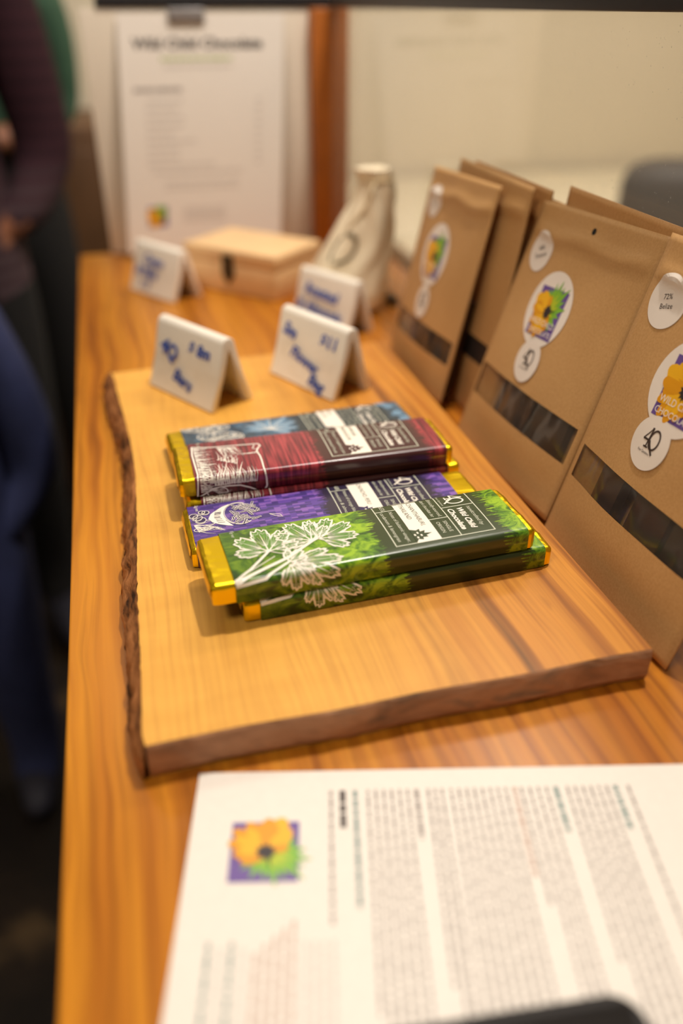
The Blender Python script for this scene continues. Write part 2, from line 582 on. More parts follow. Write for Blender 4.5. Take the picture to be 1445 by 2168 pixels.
def arc(cx, cy, rx, ry, a0, a1, n=24, rot=0.0):
    out = []
    for i in range(n + 1):
        a = math.radians(a0 + (a1 - a0) * i / n)
        x, y = rx * math.cos(a), ry * math.sin(a)
        out.append((cx + x * math.cos(rot) - y * math.sin(rot), cy + x * math.sin(rot) + y * math.cos(rot)))
    return out


def ink_4q(I, p, q, h, mi=0, lay=2, wt=0.10):
    """the 4Q monogram, 'h' tall, lower left corner at (p, q)"""
    w = wt * h
    S = lambda pts: [(p + a * h, q + b * h) for a, b in pts]
    I.stroke(S([(0.42, 0.98), (0.22, 0.66), (0.0, 0.36)]), w * 0.6, mi, lay)
    I.stroke(S([(0.0, 0.37), (0.3, 0.37), (0.56, 0.34)]), w, mi, lay)
    I.stroke(S([(0.42, 1.0), (0.40, 0.6), (0.36, 0.02)]), w * 0.8, mi, lay)
    I.stroke(S([(0.20, 0.02), (0.52, 0.02)]), w * 0.8, mi, lay)
    I.stroke(S([(0.40, 1.0), (0.41, 0.86)]), w * 1.3, mi, lay)
    I.stroke(S(arc(0.78, 0.48, 0.34, 0.47, 0, 360, 40)[:-1]), w, mi, lay, closed=True)
    I.stroke(S([(0.50, 0.36), (0.62, 0.18), (0.80, -0.02), (1.0, -0.22)]), w * 1.1, mi, lay)


def ink_flower(I, p, q, sz, mo=0, lay=2, letters=True):
    """sunflower logo on a purple square of side sz; materials mo.. = purple, yellow, deep yellow, green, lime, black, cream"""
    P, Y, D, G, L, K, C = range(mo, mo + 7)
    I.rect(p, q, p + sz, q + sz, P, lay, 6, 6)
    cx, cy = p + 0.50 * sz, q + 0.56 * sz

    step = [0]

    def petal(an, ln, wd, mi, ly, point=False):
        step[0] += 1
        ly = lay + 1 + step[0] * 0.16
        a = math.radians(an)
        if point: prof = [(0.02, 0.25), (0.3, 0.5), (0.55, 0.36), (0.8, 0.14), (1, 0)]
        else: prof = [(0.02, 0.18), (0.3, 0.42), (0.6, 0.5), (0.85, 0.36), (0.97, 0.16), (1.0, 0.0)]
        up = [(t * ln, wy * wd) for t, wy in prof]
        pts = up + [(t, -wy) for t, wy in reversed(up[:-1])]
        pts = [(cx + (x * math.cos(a) - y * math.sin(a)) * sz, cy + (x * math.sin(a) + y * math.cos(a)) * sz) for x, y in pts]
        I.poly(list(reversed(pts)), mi, ly)

    for k, (an, ln) in enumerate([(-52, .50), (-30, .52), (-8, .48), (12, .60), (30, .54), (48, .72), (62, .60), (76, .66), (92, .56), (106, .44), (118, .46)]):
        petal(an, ln, 0.20, G, lay + 1, True)
    for an, ln in [(20, .36), (44, .42), (66, .42), (88, .36), (-22, .3)]: petal(an, ln, 0.13, L, lay + 2, True)
    for an, ln in [(214, .60), (236, .66), (256, .62), (276, .52), (294, .44), (200, .50)]: petal(an, ln, 0.24, D, lay + 2)
    for an, ln in [(222, .50), (246, .54), (268, .44)]: petal(an, ln, 0.18, Y, lay + 3)
    petal(160, 0.60, 0.34, Y, lay + 3)
    petal(182, 0.56, 0.30, D, lay + 3)
    petal(136, 0.48, 0.24, Y, lay + 3)
    petal(100, 0.30, 0.14, D, lay + 3)
    star = []
    for k in range(22):
        rr = (0.145 if k % 2 == 0 else 0.095) * sz
        star.append((cx + 0.02 * sz + rr * math.cos(k * math.pi / 11), cy - 0.04 * sz + 1.15 * rr * math.sin(k * math.pi / 11)))
    I.poly(star, K, lay + 6)
    I.stroke([(cx, cy - 0.02 * sz), (cx + 0.28 * sz, cy + 0.03 * sz)], 0.06 * sz, K, lay + 6.3, taper=True)
    if letters:
        I.text('WILD CHILD', p + 0.05 * sz, q + 0.24 * sz, 0.17 * sz, C, lay + 7, fit=0.92 * sz)
        I.text('CHOCOLATE', p + 0.05 * sz, q + 0.06 * sz, 0.15 * sz, C, lay + 7, fit=0.92 * sz)


FLOWER_MATS = ['purple', 'yellow', 'gold2', 'leaf', 'lime', 'black_ink', 'cream_ink']

# ------------------------------------------------------------------ the setting
FLOOR_Z = -0.92


def struct(name, geo, mat, label=None):
    o = mesh(name, geo[0], geo[1], mat)
    return tag(o, label, None, None, 'structure')


struct('floor', box_geo(-2.6, 2.6, -2.2, 2.7, FLOOR_Z - 0.05, FLOOR_Z), M['floor'])
struct('ceiling', box_geo(-2.6, 2.6, -2.2, 2.7, 1.70, 1.75), M['ceiling'])
struct('wall_back', box_geo(-2.6, 2.6, 2.6, 2.7, FLOOR_Z, 1.70), M['wall'])
struct('wall_front', box_geo(-2.6, 2.6, -2.3, -2.2, FLOOR_Z, 1.70), M['wall'])
struct('wall_left', box_geo(-2.7, -2.6, -2.2, 2.7, FLOOR_Z, 1.70), M['wall'])
struct('wall_right', box_geo(2.6, 2.7, -2.2, 2.7, FLOOR_Z, 1.70), M['wall'])

# counter
ct = thing('wooden_counter', (0.14, 0.3, FLOOR_Z), 'long varnished orange-brown wooden counter that everything is displayed on', 'counter')
o = bevel_box('counter_top', -0.195, 0.21, -1.0, 0.893, -0.04 - FLOOR_Z, -FLOOR_Z, M['counter'], ct, 0.0015, 2)
bevel_box('counter_body', -0.16, 0.18, -0.97, 0.86, 0.0, -0.04 - FLOOR_Z, M['brownwood'], ct, 0.002, 2)

# panel, post, rail, glass screen at the back and right side of the counter
t_ = thing('glass_screen', (0.2925, 1.19, 0), 'tall clear glass screen with dust specks behind the kraft pouches', 'glass screen', math.radians(1.5))
mesh('glass_pane', *box_geo(0.0, 0.005, -1.5, -0.022, 0.0, 0.2865), M['glass'], t_)
bevel_box('top_rail', -0.003, 0.009, -1.5, -0.022, 0.2865, 0.301, M['rail'], t_, 0.001)
t_ = thing('white_panel', (0.13, 1.188, 0), 'white upright panel at the far end behind the price sheet', 'panel')
bevel_box('panel_board', -0.142, 0.1375, 0.0, 0.006, 0.0, 0.2865, M['panel'], t_, 0.0008)
bevel_box('top_rail', -0.122, 0.1855, -0.002, 0.010, 0.2866, 0.301, M['rail'], t_, 0.001)
o = bevel_box('corner_post', -0.0115, 0.036, -0.012, 0.012, 0.0, 0.2865, M['post'], None, 0.001, 2, (0.2795, 1.182, 0))
tag(o, 'orange-brown wooden corner post between the panel and the glass', 'post')

# price sheet taped to the panel, its foot standing forward
SW, SH = 0.204, 0.276
S_TL = Vector((0.0315, 1.1840, 0.2815)); S_BL = Vector((0.0100, 1.1500, 0.0080))


def sheet_map(p, q, e):
    """p from left edge, q up from the foot, in metres; gently bowed sheet"""
    k = q / SH
    a = S_BL.lerp(S_TL, k)
    bow = -0.006 * math.sin(math.pi * k) * (0.5 + 0.5 * k)
    return (a.x + p * 1.0 - S_BL.x, a.y + bow - e - S_BL.y, a.z - S_BL.z)


sh = thing('price_sheet', S_BL, 'white printed price sheet with bold title hanging on the far panel', 'sheet')
V, F = [], []
for lay, off in ((0, 0.0), (1, -0.0003)):
    V += [sheet_map(SW * i / 6, SH * j / 16, -off * -1) for j in range(17) for i in range(7)]
n0 = 17 * 7
for j in range(16):
    for i in range(6):
        a = j * 7 + i
        F.append((a, a + 1, a + 8, a + 7)); F.append((n0 + a, n0 + a + 7, n0 + a + 8, n0 + a + 1))
mesh('paper', V, F, M['white_paper'], sh, smooth=True)
I = Ink()
mm = 0.001
I.text('Wild Child Chocolate', 17 * mm, 238 * mm, 17 * mm, 0, 2, fit=160 * mm, bold=0.03)


def dashes(I, a0, a1, b, h, mi, wmin=2.0, wmax=9.0, gap=1.2, lay=2):
    """a line of words too small to read"""
    a = a0
    while a < a1:
        wd = random.uniform(wmin, wmax)
        I.rect(a * mm, b * mm, min(a + wd, a1) * mm, (b + h) * mm, mi, lay)
        a += wd + gap


dashes(I, 50, 138, 225, 4, 2)
dashes(I, 54, 138, 217, 3, 1)
dashes(I, 16, 76, 191, 5, 3)
for k in range(9):
    y = 179 - k * 9.2
    dashes(I, 30, 30 + random.choice((34, 40, 46, 62, 72, 84)), y, 3.4, 1)
    dashes(I, 168, 176, y, 3.6, 1)
dashes(I, 36, 152, 96, 4, 1)
dashes(I, 50, 146, 84, 3, 1)
dashes(I, 50, 146, 77, 3, 1)
for k in range(4): dashes(I, 74, 128, 52 - 5 * k, 2.6, 1)
tag(I.build('printed_text', sheet_map, [M['black_ink'], M['light_ink'], M['green_text'], M['grey_ink']], sh), kind='stuff')
I = Ink(); ink_flower(I, 27 * mm, 32 * mm, 25 * mm, 0, 2, False)
I.build('printed_logo', sheet_map, [M[k] for k in FLOWER_MATS], sh)
o = bevel_box('binder_clip', -0.022, 0.022, -0.004, 0.003, -0.012, 0.003, M['clip'], None, 0.0012, 2, (0.114, 1.1815, 0.2835))
tag(o, 'small grey clip holding the top of the price sheet', 'clip')

# ------------------------------------------------------------------ live edge board
TOPE = [(-0.0225, 0.7020), (-0.0199, 0.6887), (-0.0184, 0.6578), (-0.0146, 0.6094), (-0.0116, 0.5565), (-0.0106, 0.5192), (-0.0115, 0.4809), (-0.0135, 0.431),
        (-0.0159, 0.381), (-0.0166, 0.3464), (-0.0172, 0.3159), (-0.0182, 0.289), (-0.0191, 0.2708), (-0.0180, 0.2640)]
BOTE = [(-0.0325, 0.7020), (-0.0315, 0.6900), (-0.0300, 0.6600), (-0.0242, 0.6101), (-0.02, 0.5585), (-0.0198, 0.5226), (-0.0215, 0.4750), (-0.0240, 0.4250),
        (-0.0255, 0.3777), (-0.0252, 0.3442), (-0.0252, 0.3077), (-0.0251, 0.2881), (-0.0245, 0.2700), (-0.0205, 0.2610)]


def edge_at(tab, y):
    for (x0, y0), (x1, y1) in zip(tab, tab[1:]):
        if y1 <= y <= y0: return x0 + (x1 - x0) * (y0 - y) / (y0 - y1)
    return tab[0][0] if y > tab[0][1] else tab[-1][0]


BT = 0.02
bd = thing('live_edge_board', (0.1, 0.48, 0), 'thick live-edge wooden serving board with bark on its left side', 'board')
NB, NX = 120, 12
Vt, Vb = [], []
V, F, I_ = [], [], []
yfront = lambda x: 0.2625 + 0.0006 * math.sin(x * 70)
yback = lambda x: 0.6965 + (x + 0.02) * 0.07
XR = 0.2265


def board_pt(i, j, top):
    v = j / NB
    y_l = 0.2640 + (0.7020 - 0.2640) * v
    xl = edge_at(TOPE, y_l) + 0.0006 * noise.noise((0, y_l * 160, 0))
    x = xl + (XR - xl) * i / NX
    f, b = yfront(x), yback(x)
    y = f + (b - f) * v
    return x - 0.1, y - 0.48, top


for j in range(NB + 1):
    for i in range(NX + 1): V.append(board_pt(i, j, BT))
off = len(V)
for j in range(NB + 1):
    for i in range(NX + 1):
        x, y, z = board_pt(i, j, 0.0005)
        V.append((x, y, z))
W1 = NX + 1
for j in range(NB):
    for i in range(NX):
        a = j * W1 + i
        F.append((a, a + 1, a + 1 + W1, a + W1)); I_.append(0)
        F.append((off + a, off + a + W1, off + a + W1 + 1, off + a + 1)); I_.append(0)
    a = j * W1 + NX
    F.append((a, off + a, off + a + W1, a + W1)); I_.append(0)
# front and back ends, with a small worn chamfer at the front
fo = len(V)
for k, (dz, dy) in enumerate([(0.0, 0.0), (-0.0012, -0.0008), (-0.004, -0.0013), (-0.010, -0.0012), (-0.016, -0.0009), (-0.0195, 0.0004)]):
    for i in range(NX * 4 + 1):
        u = i / 4
        i0 = min(int(u), NX - 1)
        x0, y0, _ = board_pt(i0, 0, 0); x1, y1, _ = board_pt(i0 + 1, 0, 0)
        x = x0 + (x1 - x0) * (u - i0); y = y0 + (y1 - y0) * (u - i0)
        V.append((x, y + dy + (0.0007 * noise.noise((x * 120, k * 0.9, 3)) if k else 0), BT + dz))
WF = NX * 4 + 1
for k in range(5):
    for i in range(WF - 1):
        a = fo + k * WF + i
        F.append((a, a + WF, a + WF + 1, a + 1)); I_.append(1)
for i in range(NX):
    a = NB * W1 + i
    F.append((a, a + 1, off + a + 1, off + a)); I_.append(1)
mesh('board_slab', V, F, [M['board'], M['endgrain']], bd, midx=I_)
# bark edge
V, F = [], []
KS = 10
for j in range(NB * 2 + 1):
    v = j / (NB * 2)
    y = 0.2610 + (0.7020 - 0.2610) * v
    yt = max(0.2640, y)
    xt, xb = edge_at(TOPE, yt) + 0.0006 * noise.noise((0, yt * 160, 0)), edge_at(BOTE, y)
    for k in range(KS + 1):
        u = k / KS
        bulge = math.sin(u * math.pi) * 0.0022
        nz = noise.fractal((u * 3, y * 85, 1.7), 0.9, 2.1, 4) * 0.0022 * min(1, u * 4)
        V.append((xt + (xb - xt) * (u ** 0.8) - bulge + nz - 0.1, (yt if k == 0 else y) - 0.48, BT - (BT - 0.0006) * u))
for j in range(NB * 2):
    for k in range(KS):
        a = j * (KS + 1) + k
        F.append((a, a + KS + 1, a + KS + 2, a + 1))
F.append(tuple(range(KS + 1)))
F.append(tuple(NB * 2 * (KS + 1) + k for k in range(KS, -1, -1)))
o = mesh('bark_edge', V, F, M['bark'], bd, smooth=True)
o['label'] = 'rough brown bark edge'

# ------------------------------------------------------------------ chocolate bars
BW, BH, LW = 0.049, 0.0125, 0.162
RC = 0.0030


def make_profile(wd, ht, r):
    P = [(wd, 0.0004)]
    P.append((wd, ht - r))
    for k in range(1, 6):
        a = math.pi / 2 * k / 6
        P.append((wd - r + r * math.cos(a), ht - r + r * math.sin(a)))
    NT_ = 14
    for k in range(NT_ + 1):
        y = wd - r - (wd - 2 * r) * k / NT_
        d = 1 - ((y - wd / 2) / (wd / 2 - r)) ** 2
        P.append((y, ht + 0.0006 * d))
    for k in range(1, 6):
        a = math.pi / 2 * (1 - k / 6)
        P.append((r - r * math.cos(a), ht - r + r * math.sin(a)))
    P += [(0.0, ht - r), (0.0, 0.0004)]
    return P


PROF = make_profile(BW, BH, RC)
ARC = [0.0]
for (y0, z0), (y1, z1) in zip(PROF, PROF[1:]): ARC.append(ARC[-1] + math.hypot(y1 - y0, z1 - z0))
MID = ARC[-1] / 2


def bar_surface(p, q, e):
    """p: across from the far top edge, q: along the bar (metres) -> local point on the wrapper"""
    s = min(max(MID + (p - BW / 2), 0.0), ARC[-1])
    for k in range(len(ARC) - 1):
        if ARC[k] <= s <= ARC[k + 1]: break
    f = (s - ARC[k]) / (ARC[k + 1] - ARC[k])
    (y0, z0), (y1, z1) = PROF[k], PROF[k + 1]
    ty, tz = y1 - y0, z1 - z0
    L = math.hypot(ty, tz)
    ny, nz = tz / L, -ty / L
    return (q, y0 + ty * f + ny * e, z0 + tz * f + nz * e)


def leaf_art(I, base, tip_dir, size, lobes, mi=0, mi2=1, spread=150, squash=1.0):
    """an outlined lobed leaf with veins, base at the stalk, in mm"""
    bx, by = base
    a0 = math.radians(tip_dir)
    outl = []
    N = 14 * lobes
    for i in range(N + 1):
        u = i / N
        th = a0 + math.radians(-spread + 2 * spread * u)
        lob = abs(math.sin(math.pi * lobes * u)) ** 0.45
        env = 0.62 + 0.38 * math.sin(math.pi * u)
        r = size * env * (0.52 + 0.48 * lob) * (1 + 0.075 * math.sin(i * 1.85))
        outl.append(((bx + r * math.cos(th) * squash) * mm, (by + r * math.sin(th)) * mm))
    I.poly([(bx * mm, by * mm)] + outl, 3, 1.2)
    I.stroke(outl, 1.0 * mm, mi, 3)
    inner = [((bx * mm + (x - bx * mm) * 0.86), (by * mm + (y - by * mm) * 0.86)) for x, y in outl]
    I.stroke(inner, 0.34 * mm, mi2, 2)
    for k in range(lobes):
        th = a0 + math.radians(-spread + 2 * spread * (k + 0.5) / lobes)
        env = 0.62 + 0.38 * math.sin(math.pi * (k + 0.5) / lobes)
        r = size * env * 0.84
        I.stroke([(bx * mm, by * mm), ((bx + r * math.cos(th) * squash) * mm, (by + r * math.sin(th)) * mm)], 0.95 * mm, mi, 3, taper=True)
        for dth in (-0.34, -0.23, -0.12, 0.12, 0.23, 0.34):
            r2, r1 = r * 0.86, r * 0.30
            I.stroke([((bx + r1 * math.cos(th + dth * .5) * squash) * mm, (by + r1 * math.sin(th + dth * .5)) * mm),
                      ((bx + r2 * math.cos(th + dth) * squash) * mm, (by + r2 * math.sin(th + dth)) * mm)], 0.34 * mm, mi2, 2, taper=True)


def hatch(I, p0, q0, dp, dq, n, ln, ang, jit, w=0.3, mi=0):
    for k in range(n):
        a = math.radians(ang + random.uniform(-jit, jit))
        l = ln * random.uniform(0.6, 1.15)
        x, y = p0 + dp * k / n + random.uniform(-.3, .3), q0 + dq * k / n
        I.stroke([(x * mm, y * mm), ((x + l * .5 * math.cos(a)) * mm, (y + l * .5 * math.sin(a)) * mm), ((x + l * math.cos(a + .12)) * mm, (y + l * math.sin(a + .12)) * mm)], w * mm, mi, 2, taper=True)


def art_green(I):
    for pts, wd in [([(48.2, 0.3), (44, 5), (40.6, 9.6), (34, 16), (27.6, 22)], 1.5), ([(49, 0.3), (42, 16), (36, 30.4), (30, 39), (24.9, 46.4), (23, 50)], 2.0),
                    ([(50, 0.3), (48.4, 15.7), (44.5, 22), (39.9, 29.4)], 1.6), ([(47, 0.3), (39, 14), (33, 24)], 0.5), ([(27.6, 22), (31, 27), (33, 32)], .5)]:
        I.stroke([(a * mm, b * mm) for a, b in pts], wd * mm, 0, 3)
    leaf_art(I, (27.6, 22), 184, 22, 5, spread=104)
    leaf_art(I, (24.5, 46), 205, 21, 5, spread=92)
    leaf_art(I, (24.0, 50), 118, 22, 5, spread=86)
    leaf_art(I, (39.9, 29.6), 135, 12, 3, spread=60)
    leaf_art(I, (40.5, 31), 72, 26, 4, spread=50)
    leaf_art(I, (42, 30), 20, 16, 4, spread=66)
    I.text('85g net', 1.0 * mm, 6.2 * mm, 2.6 * mm, 1, 2, shear=0.2)


def art_maroon(I):
    o1 = [(8, 2.5), (10, 8), (11.7, 17), (12.6, 30), (14, 44.4), (17, 45.6), (20, 43.6), (24.5, 42), (31, 43), (38, 43), (46, 42.6), (53, 43.5), (58, 43.6), (61, 42), (61, 38), (58, 33),
          (55.5, 27), (55, 20), (55.2, 14), (57, 8), (61, 0.5)]
    I.stroke([(a * mm, b * mm) for a, b in o1], 1.0 * mm, 0, 3)
    I.stroke([(a * mm, b * mm) for a, b in [(8, 2.5), (20, 1.6), (31, 1.8), (45, 2.2), (61, 0.6)]], 1.0 * mm, 0, 3)
    I.stroke([(a * mm, b * mm) for a, b in [(15, 42), (20, 40), (22, 43)]], .6 * mm, 0, 3)
    hatch(I, 10, 3, 48, 0, 46, 11, 82, 14, .75)
    hatch(I, 30, 5, 26, 0, 26, 9, 60, 20, .7)
    hatch(I, 54, 12, 0, 26, 40, 11, 178, 12, .55)
    hatch(I, 52, 9, 0, 16, 24, 16, 170, 16, .5)
    hatch(I, 13, 18, 2, 12, 22, 14, 8, 14, .45)
    hatch(I, 30, 16, 8, 12, 14, 12, 150, 30, .6)
    hatch(I, 26, 43, 0, -9, 5, 7, -100, 10, .9)
    I.stroke([(a * mm, b * mm) for a, b in [(53, 16), (40, 20), (32, 22), (27, 19)]], .8 * mm, 0, 3, taper=True)
    I.stroke([(a * mm, b * mm) for a, b in [(53, 26), (42, 29), (36, 31)]], 1.3 * mm, 0, 3, taper=True)
    I.stroke([(x * mm, y * mm) for x, y in arc(58.5, 13, 3.4, 6.2, 0, 360, 24)[:-1]], .6 * mm, 0, 3, closed=True)
    hatch(I, 56, 9, 5, 6, 14, 8, 95, 8, .35)
    I.stroke([(a * mm, b * mm) for a, b in [(61.5, 36.5), (61.5, 31)]], 1.1 * mm, 0, 3)
    I.stroke([(x * mm, y * mm) for x, y in arc(61.6, 30.2, .9, 1.1, 0, 360, 14)[:-1]], .5 * mm, 0, 3, closed=True)
    I.text('85g net', 1.0 * mm, 6.2 * mm, 2.6 * mm, 1, 2, shear=0.2)


def art_purple(I):
    st = lambda pts, w_, lay=3, mi=0: I.stroke([(a * mm, b * mm) for a, b in pts], w_ * mm, mi, lay)
    I.text('85g net', 0.6 * mm, 4.6 * mm, 2.9 * mm, 0, 2)
    cup = [(19.8, 10.6), (15, 12.6), (12.3, 15.2), (7.9, 20.3), (5.6, 25), (8.6, 22.6), (11.1, 21.0), (17.1, 19.4), (24.5, 20.3), (31.1, 23.6), (30, 20.6), (27.5, 16), (24.5, 12.4)]
    I.poly([(a * mm, b * mm) for a, b in cup], 0, 2)
    for k in range(26):
        a = random.uniform(12, 26)
        st([(a, 14 + abs(a - 19) * .2), (a + random.uniform(-1, 1), 17.5 + abs(a - 19) * .3)], .16, 3, 2)
    rim = arc(18, 29, 12.6, 9.4, 150, 395, 40)
    st(rim, .6); st(arc(18, 29, 11.8, 8.6, 150, 390, 40), .3, 3)
    for k in range(46):
        cx, cy = random.uniform(8, 29), random.uniform(23, 40)
        a = random.choice((30, 60, 120, 150, 95, 10)) + random.uniform(-14, 14)
        l = random.uniform(3, 6.5); ca, sa = math.cos(math.radians(a)), math.sin(math.radians(a))
        wd = .55
        quad = [(cx - l / 2 * ca + wd * sa, cy - l / 2 * sa - wd * ca), (cx + l / 2 * ca + wd * sa, cy + l / 2 * sa - wd * ca),
                (cx + l / 2 * ca - wd * sa, cy + l / 2 * sa + wd * ca), (cx - l / 2 * ca - wd * sa, cy - l / 2 * sa + wd * ca)]
        I.poly([(x * mm, y * mm) for x, y in quad], 2, 3.2 + k * 0.05)
        I.stroke([(x * mm, y * mm) for x, y in quad], .28 * mm, 0, 3.25 + k * 0.05, closed=True)
    for cx, cy, r in [(12.4, 9.9, 2.1), (11.6, 7.7, 1.9), (14.7, 2.6, 2.5), (17.4, 4.6, 2.8), (20.4, 6.2, 3.0)]:
        I.disc(cx * mm, cy * mm, r * mm, 2, 4, 22, 2)
        I.stroke([(x * mm, y * mm) for x, y in arc(cx, cy, r, r, 0, 360, 28)[:-1]], .4 * mm, 0, 4.3, closed=True)
        I.stroke([(x * mm, y * mm) for x, y in arc(cx + .8, cy - .4, r, r, -80, 80, 16)], .3 * mm, 0, 4.2)
    st(arc(24.4, 9.6, 3.0, 4.4, -60, 240, 28), .5)
    hatch(I, 25, 1.5, 8, 2, 22, 12, 80, 24, .6)
    hatch(I, 26, 8, 6, 8, 22, 5, 40, 20, .45)
    st(arc(30.5, 3.2, 1.6, 2.2, 0, 360, 18), .4)
    st([(24, 46), (27, 49), (29, 53), (26, 52), (24, 46)], .4)


def art_blue(I):
    def pod(cx, cy, rx, ry, rot, n):
        I.stroke([(x * mm, y * mm) for x, y in arc(cx, cy, rx, ry, 0, 360, 36, math.radians(rot))[:-1]], .7 * mm, 0, 3, closed=True)
        for k in range(n):
            a, r = random.uniform(0, 2 * math.pi), math.sqrt(random.random()) * .9
            x, y = rx * r * math.cos(a), ry * r * math.sin(a)
            c, s = math.cos(math.radians(rot)), math.sin(math.radians(rot))
            I.stroke([(u * mm, v * mm) for u, v in arc(cx + x * c - y * s, cy + x * s + y * c, .62, .62, 0, 360, 8)[:-1]], .34 * mm, 0, 3, closed=True)
    pod(6, 17, 6.5, 17, -10, 110)
    pod(23, 25, 7.5, 16, -16, 110)
    for an, ln in [(170, 22), (140, 24), (110, 22), (80, 20), (50, 17), (205, 20), (235, 20), (262, 17)]:
        a = math.radians(an)
        for wd, mi, ly in ((3.4, 1, 2), (0.8, 0, 3)):
            pts = [(22 + ln * u * math.cos(a), 61 + ln * u * math.sin(a)) for u in (0, .15, .35, .6, .85, 1)]
            V = []
            if mi == 1:
                half = [0.4, 2.2, 3.4, 3.2, 1.6, 0.1]
                L = [(x - h * math.sin(a), y + h * math.cos(a)) for (x, y), h in zip(pts, half)]
                R = [(x + h * math.sin(a), y - h * math.cos(a)) for (x, y), h in zip(pts, half)]
                I.poly([(x * mm, y * mm) for x, y in L + R[::-1]], 3, 2)
            else:
                I.stroke([(x * mm, y * mm) for x, y in pts], wd * mm, 0, 3, taper=True)
    for cx, cy in ((10, 154), (4, 150), (24, 156), (40, 152), (34, 158)):
        I.disc(cx * mm, cy * mm, 4.2 * mm, 3, 2, 12, 2)


def label_panel(I, lines):
    """framed text panel common to all wrappers; reading direction p, up q; mi: 0 cream, 1 pale, 2 wrapper dark, 4 olive print"""
    P0, P1, Q0, Q1 = 1.2, 43.0, 87.2, 144.4
    fw = 0.62
    def ln(a, b, lay=2): I.stroke([tuple(c * mm for c in a), *[((a[0] + (b[0] - a[0]) * k / 8) * mm, (a[1] + (b[1] - a[1]) * k / 8) * mm) for k in range(1, 8)], tuple(c * mm for c in b)], fw * mm, 1, lay)
    ln((P0, Q0), (P1, Q0)); ln((P0, Q1), (P1, Q1)); ln((P1, Q0 - .3), (P1, Q1 + .3)); ln((P0, Q0 - .3), (P0, Q1 + .3))
    ln((P0, 124.6), (P1, 124.6))
    I.rect(P0 * mm, 99.2 * mm, P1 * mm, 113.2 * mm, 0, 2.2, 16, 2)
    ln((14.6, 124.6), (14.6, Q1)); ln((24.2, 113.2), (24.2, 124.6)); ln((8.2, Q0), (8.2, 99.2))
    # 4Q monogram
    J = Ink(); ink_4q(J, 0, 0, 1.0)
    o = len(I.V)
    I.V += [((2.2 + a * 8.6) * mm, (130.6 + b * 10.4) * mm, 3) for a, b, l in J.V]
    I.F += [tuple(o + i for i in f) for f in J.F]; I.I += [0] * len(J.F)
    I.text('Four Questions', 2.0 * mm, 126.2 * mm, 1.7 * mm, 1, 3, fit=10.4 * mm)
    I.text('handcrafted by', 16.6 * mm, 138.9 * mm, 3.3 * mm, 1, 3, fit=20.5 * mm, shear=0.22)
    I.text('Wild Child', 16.6 * mm, 132.9 * mm, 4.7 * mm, 0, 3, fit=21.5 * mm, shear=0.22, bold=0.035)
    I.text('Chocolate', 16.6 * mm, 127.2 * mm, 4.7 * mm, 0, 3, fit=21.5 * mm, shear=0.22, bold=0.035)
    I.text('Ethically-sourced,', 3.0 * mm, 119.9 * mm, 3.0 * mm, 1, 3, fit=19.5 * mm, shear=0.22)
    I.text('dark chocolate bar', 3.0 * mm, 115.8 * mm, 3.0 * mm, 1, 3, fit=19.0 * mm, shear=0.22)
    I.text('SINGLE', 27.6 * mm, 119.9 * mm, 3.0 * mm, 1, 3, fit=10.5 * mm)
    I.text('ORIGIN', 27.6 * mm, 115.8 * mm, 3.0 * mm, 1, 3, fit=10.5 * mm)
    pc, n1, n2, o1, o2 = lines
    if o2:
        I.text(o1, 3.2 * mm, 107.3 * mm, 3.8 * mm, 4, 3.2, fit=min(25.0, 2.1 * len(o1)) * mm, shear=0.15)
        I.text(o2, 3.2 * mm, 102.4 * mm, 3.8 * mm, 4, 3.2, fit=2.1 * len(o2) * mm, shear=0.15)
    else:
        I.text(o1, 3.2 * mm, 105.2 * mm, 3.8 * mm, 4, 3.2, fit=26 * mm, shear=0.15)
    I.text(pc, 2.6 * mm, 91.2 * mm, 3.9 * mm, 1, 3, fit=5.0 * mm)
    I.text(n1, 9.4 * mm, 94.6 * mm, 3.1 * mm, 1, 3, fit=31.5 * mm, shear=0.15)
    I.text(n2, 9.4 * mm, 89.6 * mm, 3.1 * mm, 1, 3, fit=30.0 * mm, shear=0.15)
    # silhouette motif at the near end of the pale banner
    mot = [(30.5, 99.2), (32, 102.4), (31, 104.5), (33.6, 104.2), (33, 107.2), (35.4, 106), (36.0, 110.2), (37.6, 106.4), (39.2, 107), (39, 104), (41, 103.6), (40, 101), (42.6, 99.2)]
    I.poly([(a * mm, b * mm) for a, b in reversed(mot)], 2, 3.2)
    for a, b in ((34.5, 102.4), (37, 103.8), (38.6, 101.2), (36, 100.4)): I.rect((a - .8) * mm, (b - .5) * mm, (a + .8) * mm, (b + .5) * mm, 0, 3.8)


WRAPS = {
    'green': wrapper_mat('green_wrapper', srgb(48, 62, 30), srgb(38, 66, 26), srgb(84, 130, 28), srgb(150, 186, 42), 'foliage'),
    'maroon': wrapper_mat('maroon_wrapper', srgb(70, 34, 36), srgb(84, 26, 38), srgb(134, 42, 54), srgb(176, 66, 74), 'weave'),
    'purple': wrapper_mat('purple_wrapper', srgb(46, 38, 62), srgb(66, 52, 116), srgb(92, 66, 152), srgb(134, 96, 176), 'blocks'),
    'blue': wrapper_mat('blue_wrapper', srgb(38, 50, 58), srgb(42, 60, 76), srgb(62, 92, 116), srgb(96, 134, 160), 'mottle'),
}
PANEL_COL = {'green': plain('green_panel_ink', srgb(48, 62, 30), .35), 'maroon': plain('maroon_panel_ink', srgb(70, 34, 36), .35),
             'purple': plain('purple_panel_ink', srgb(52, 42, 84), .35), 'blue': plain('blue_panel_ink', srgb(38, 50, 58), .35)}
M['leaf_fill'] = plain('soft_green_ink', srgb(96, 140, 56), .4)
M['steel_ink'] = plain('steel_blue_ink', srgb(112, 146, 172), .4)
ART = {'green': art_green, 'maroon': art_maroon, 'purple': art_purple, 'blue': art_blue}
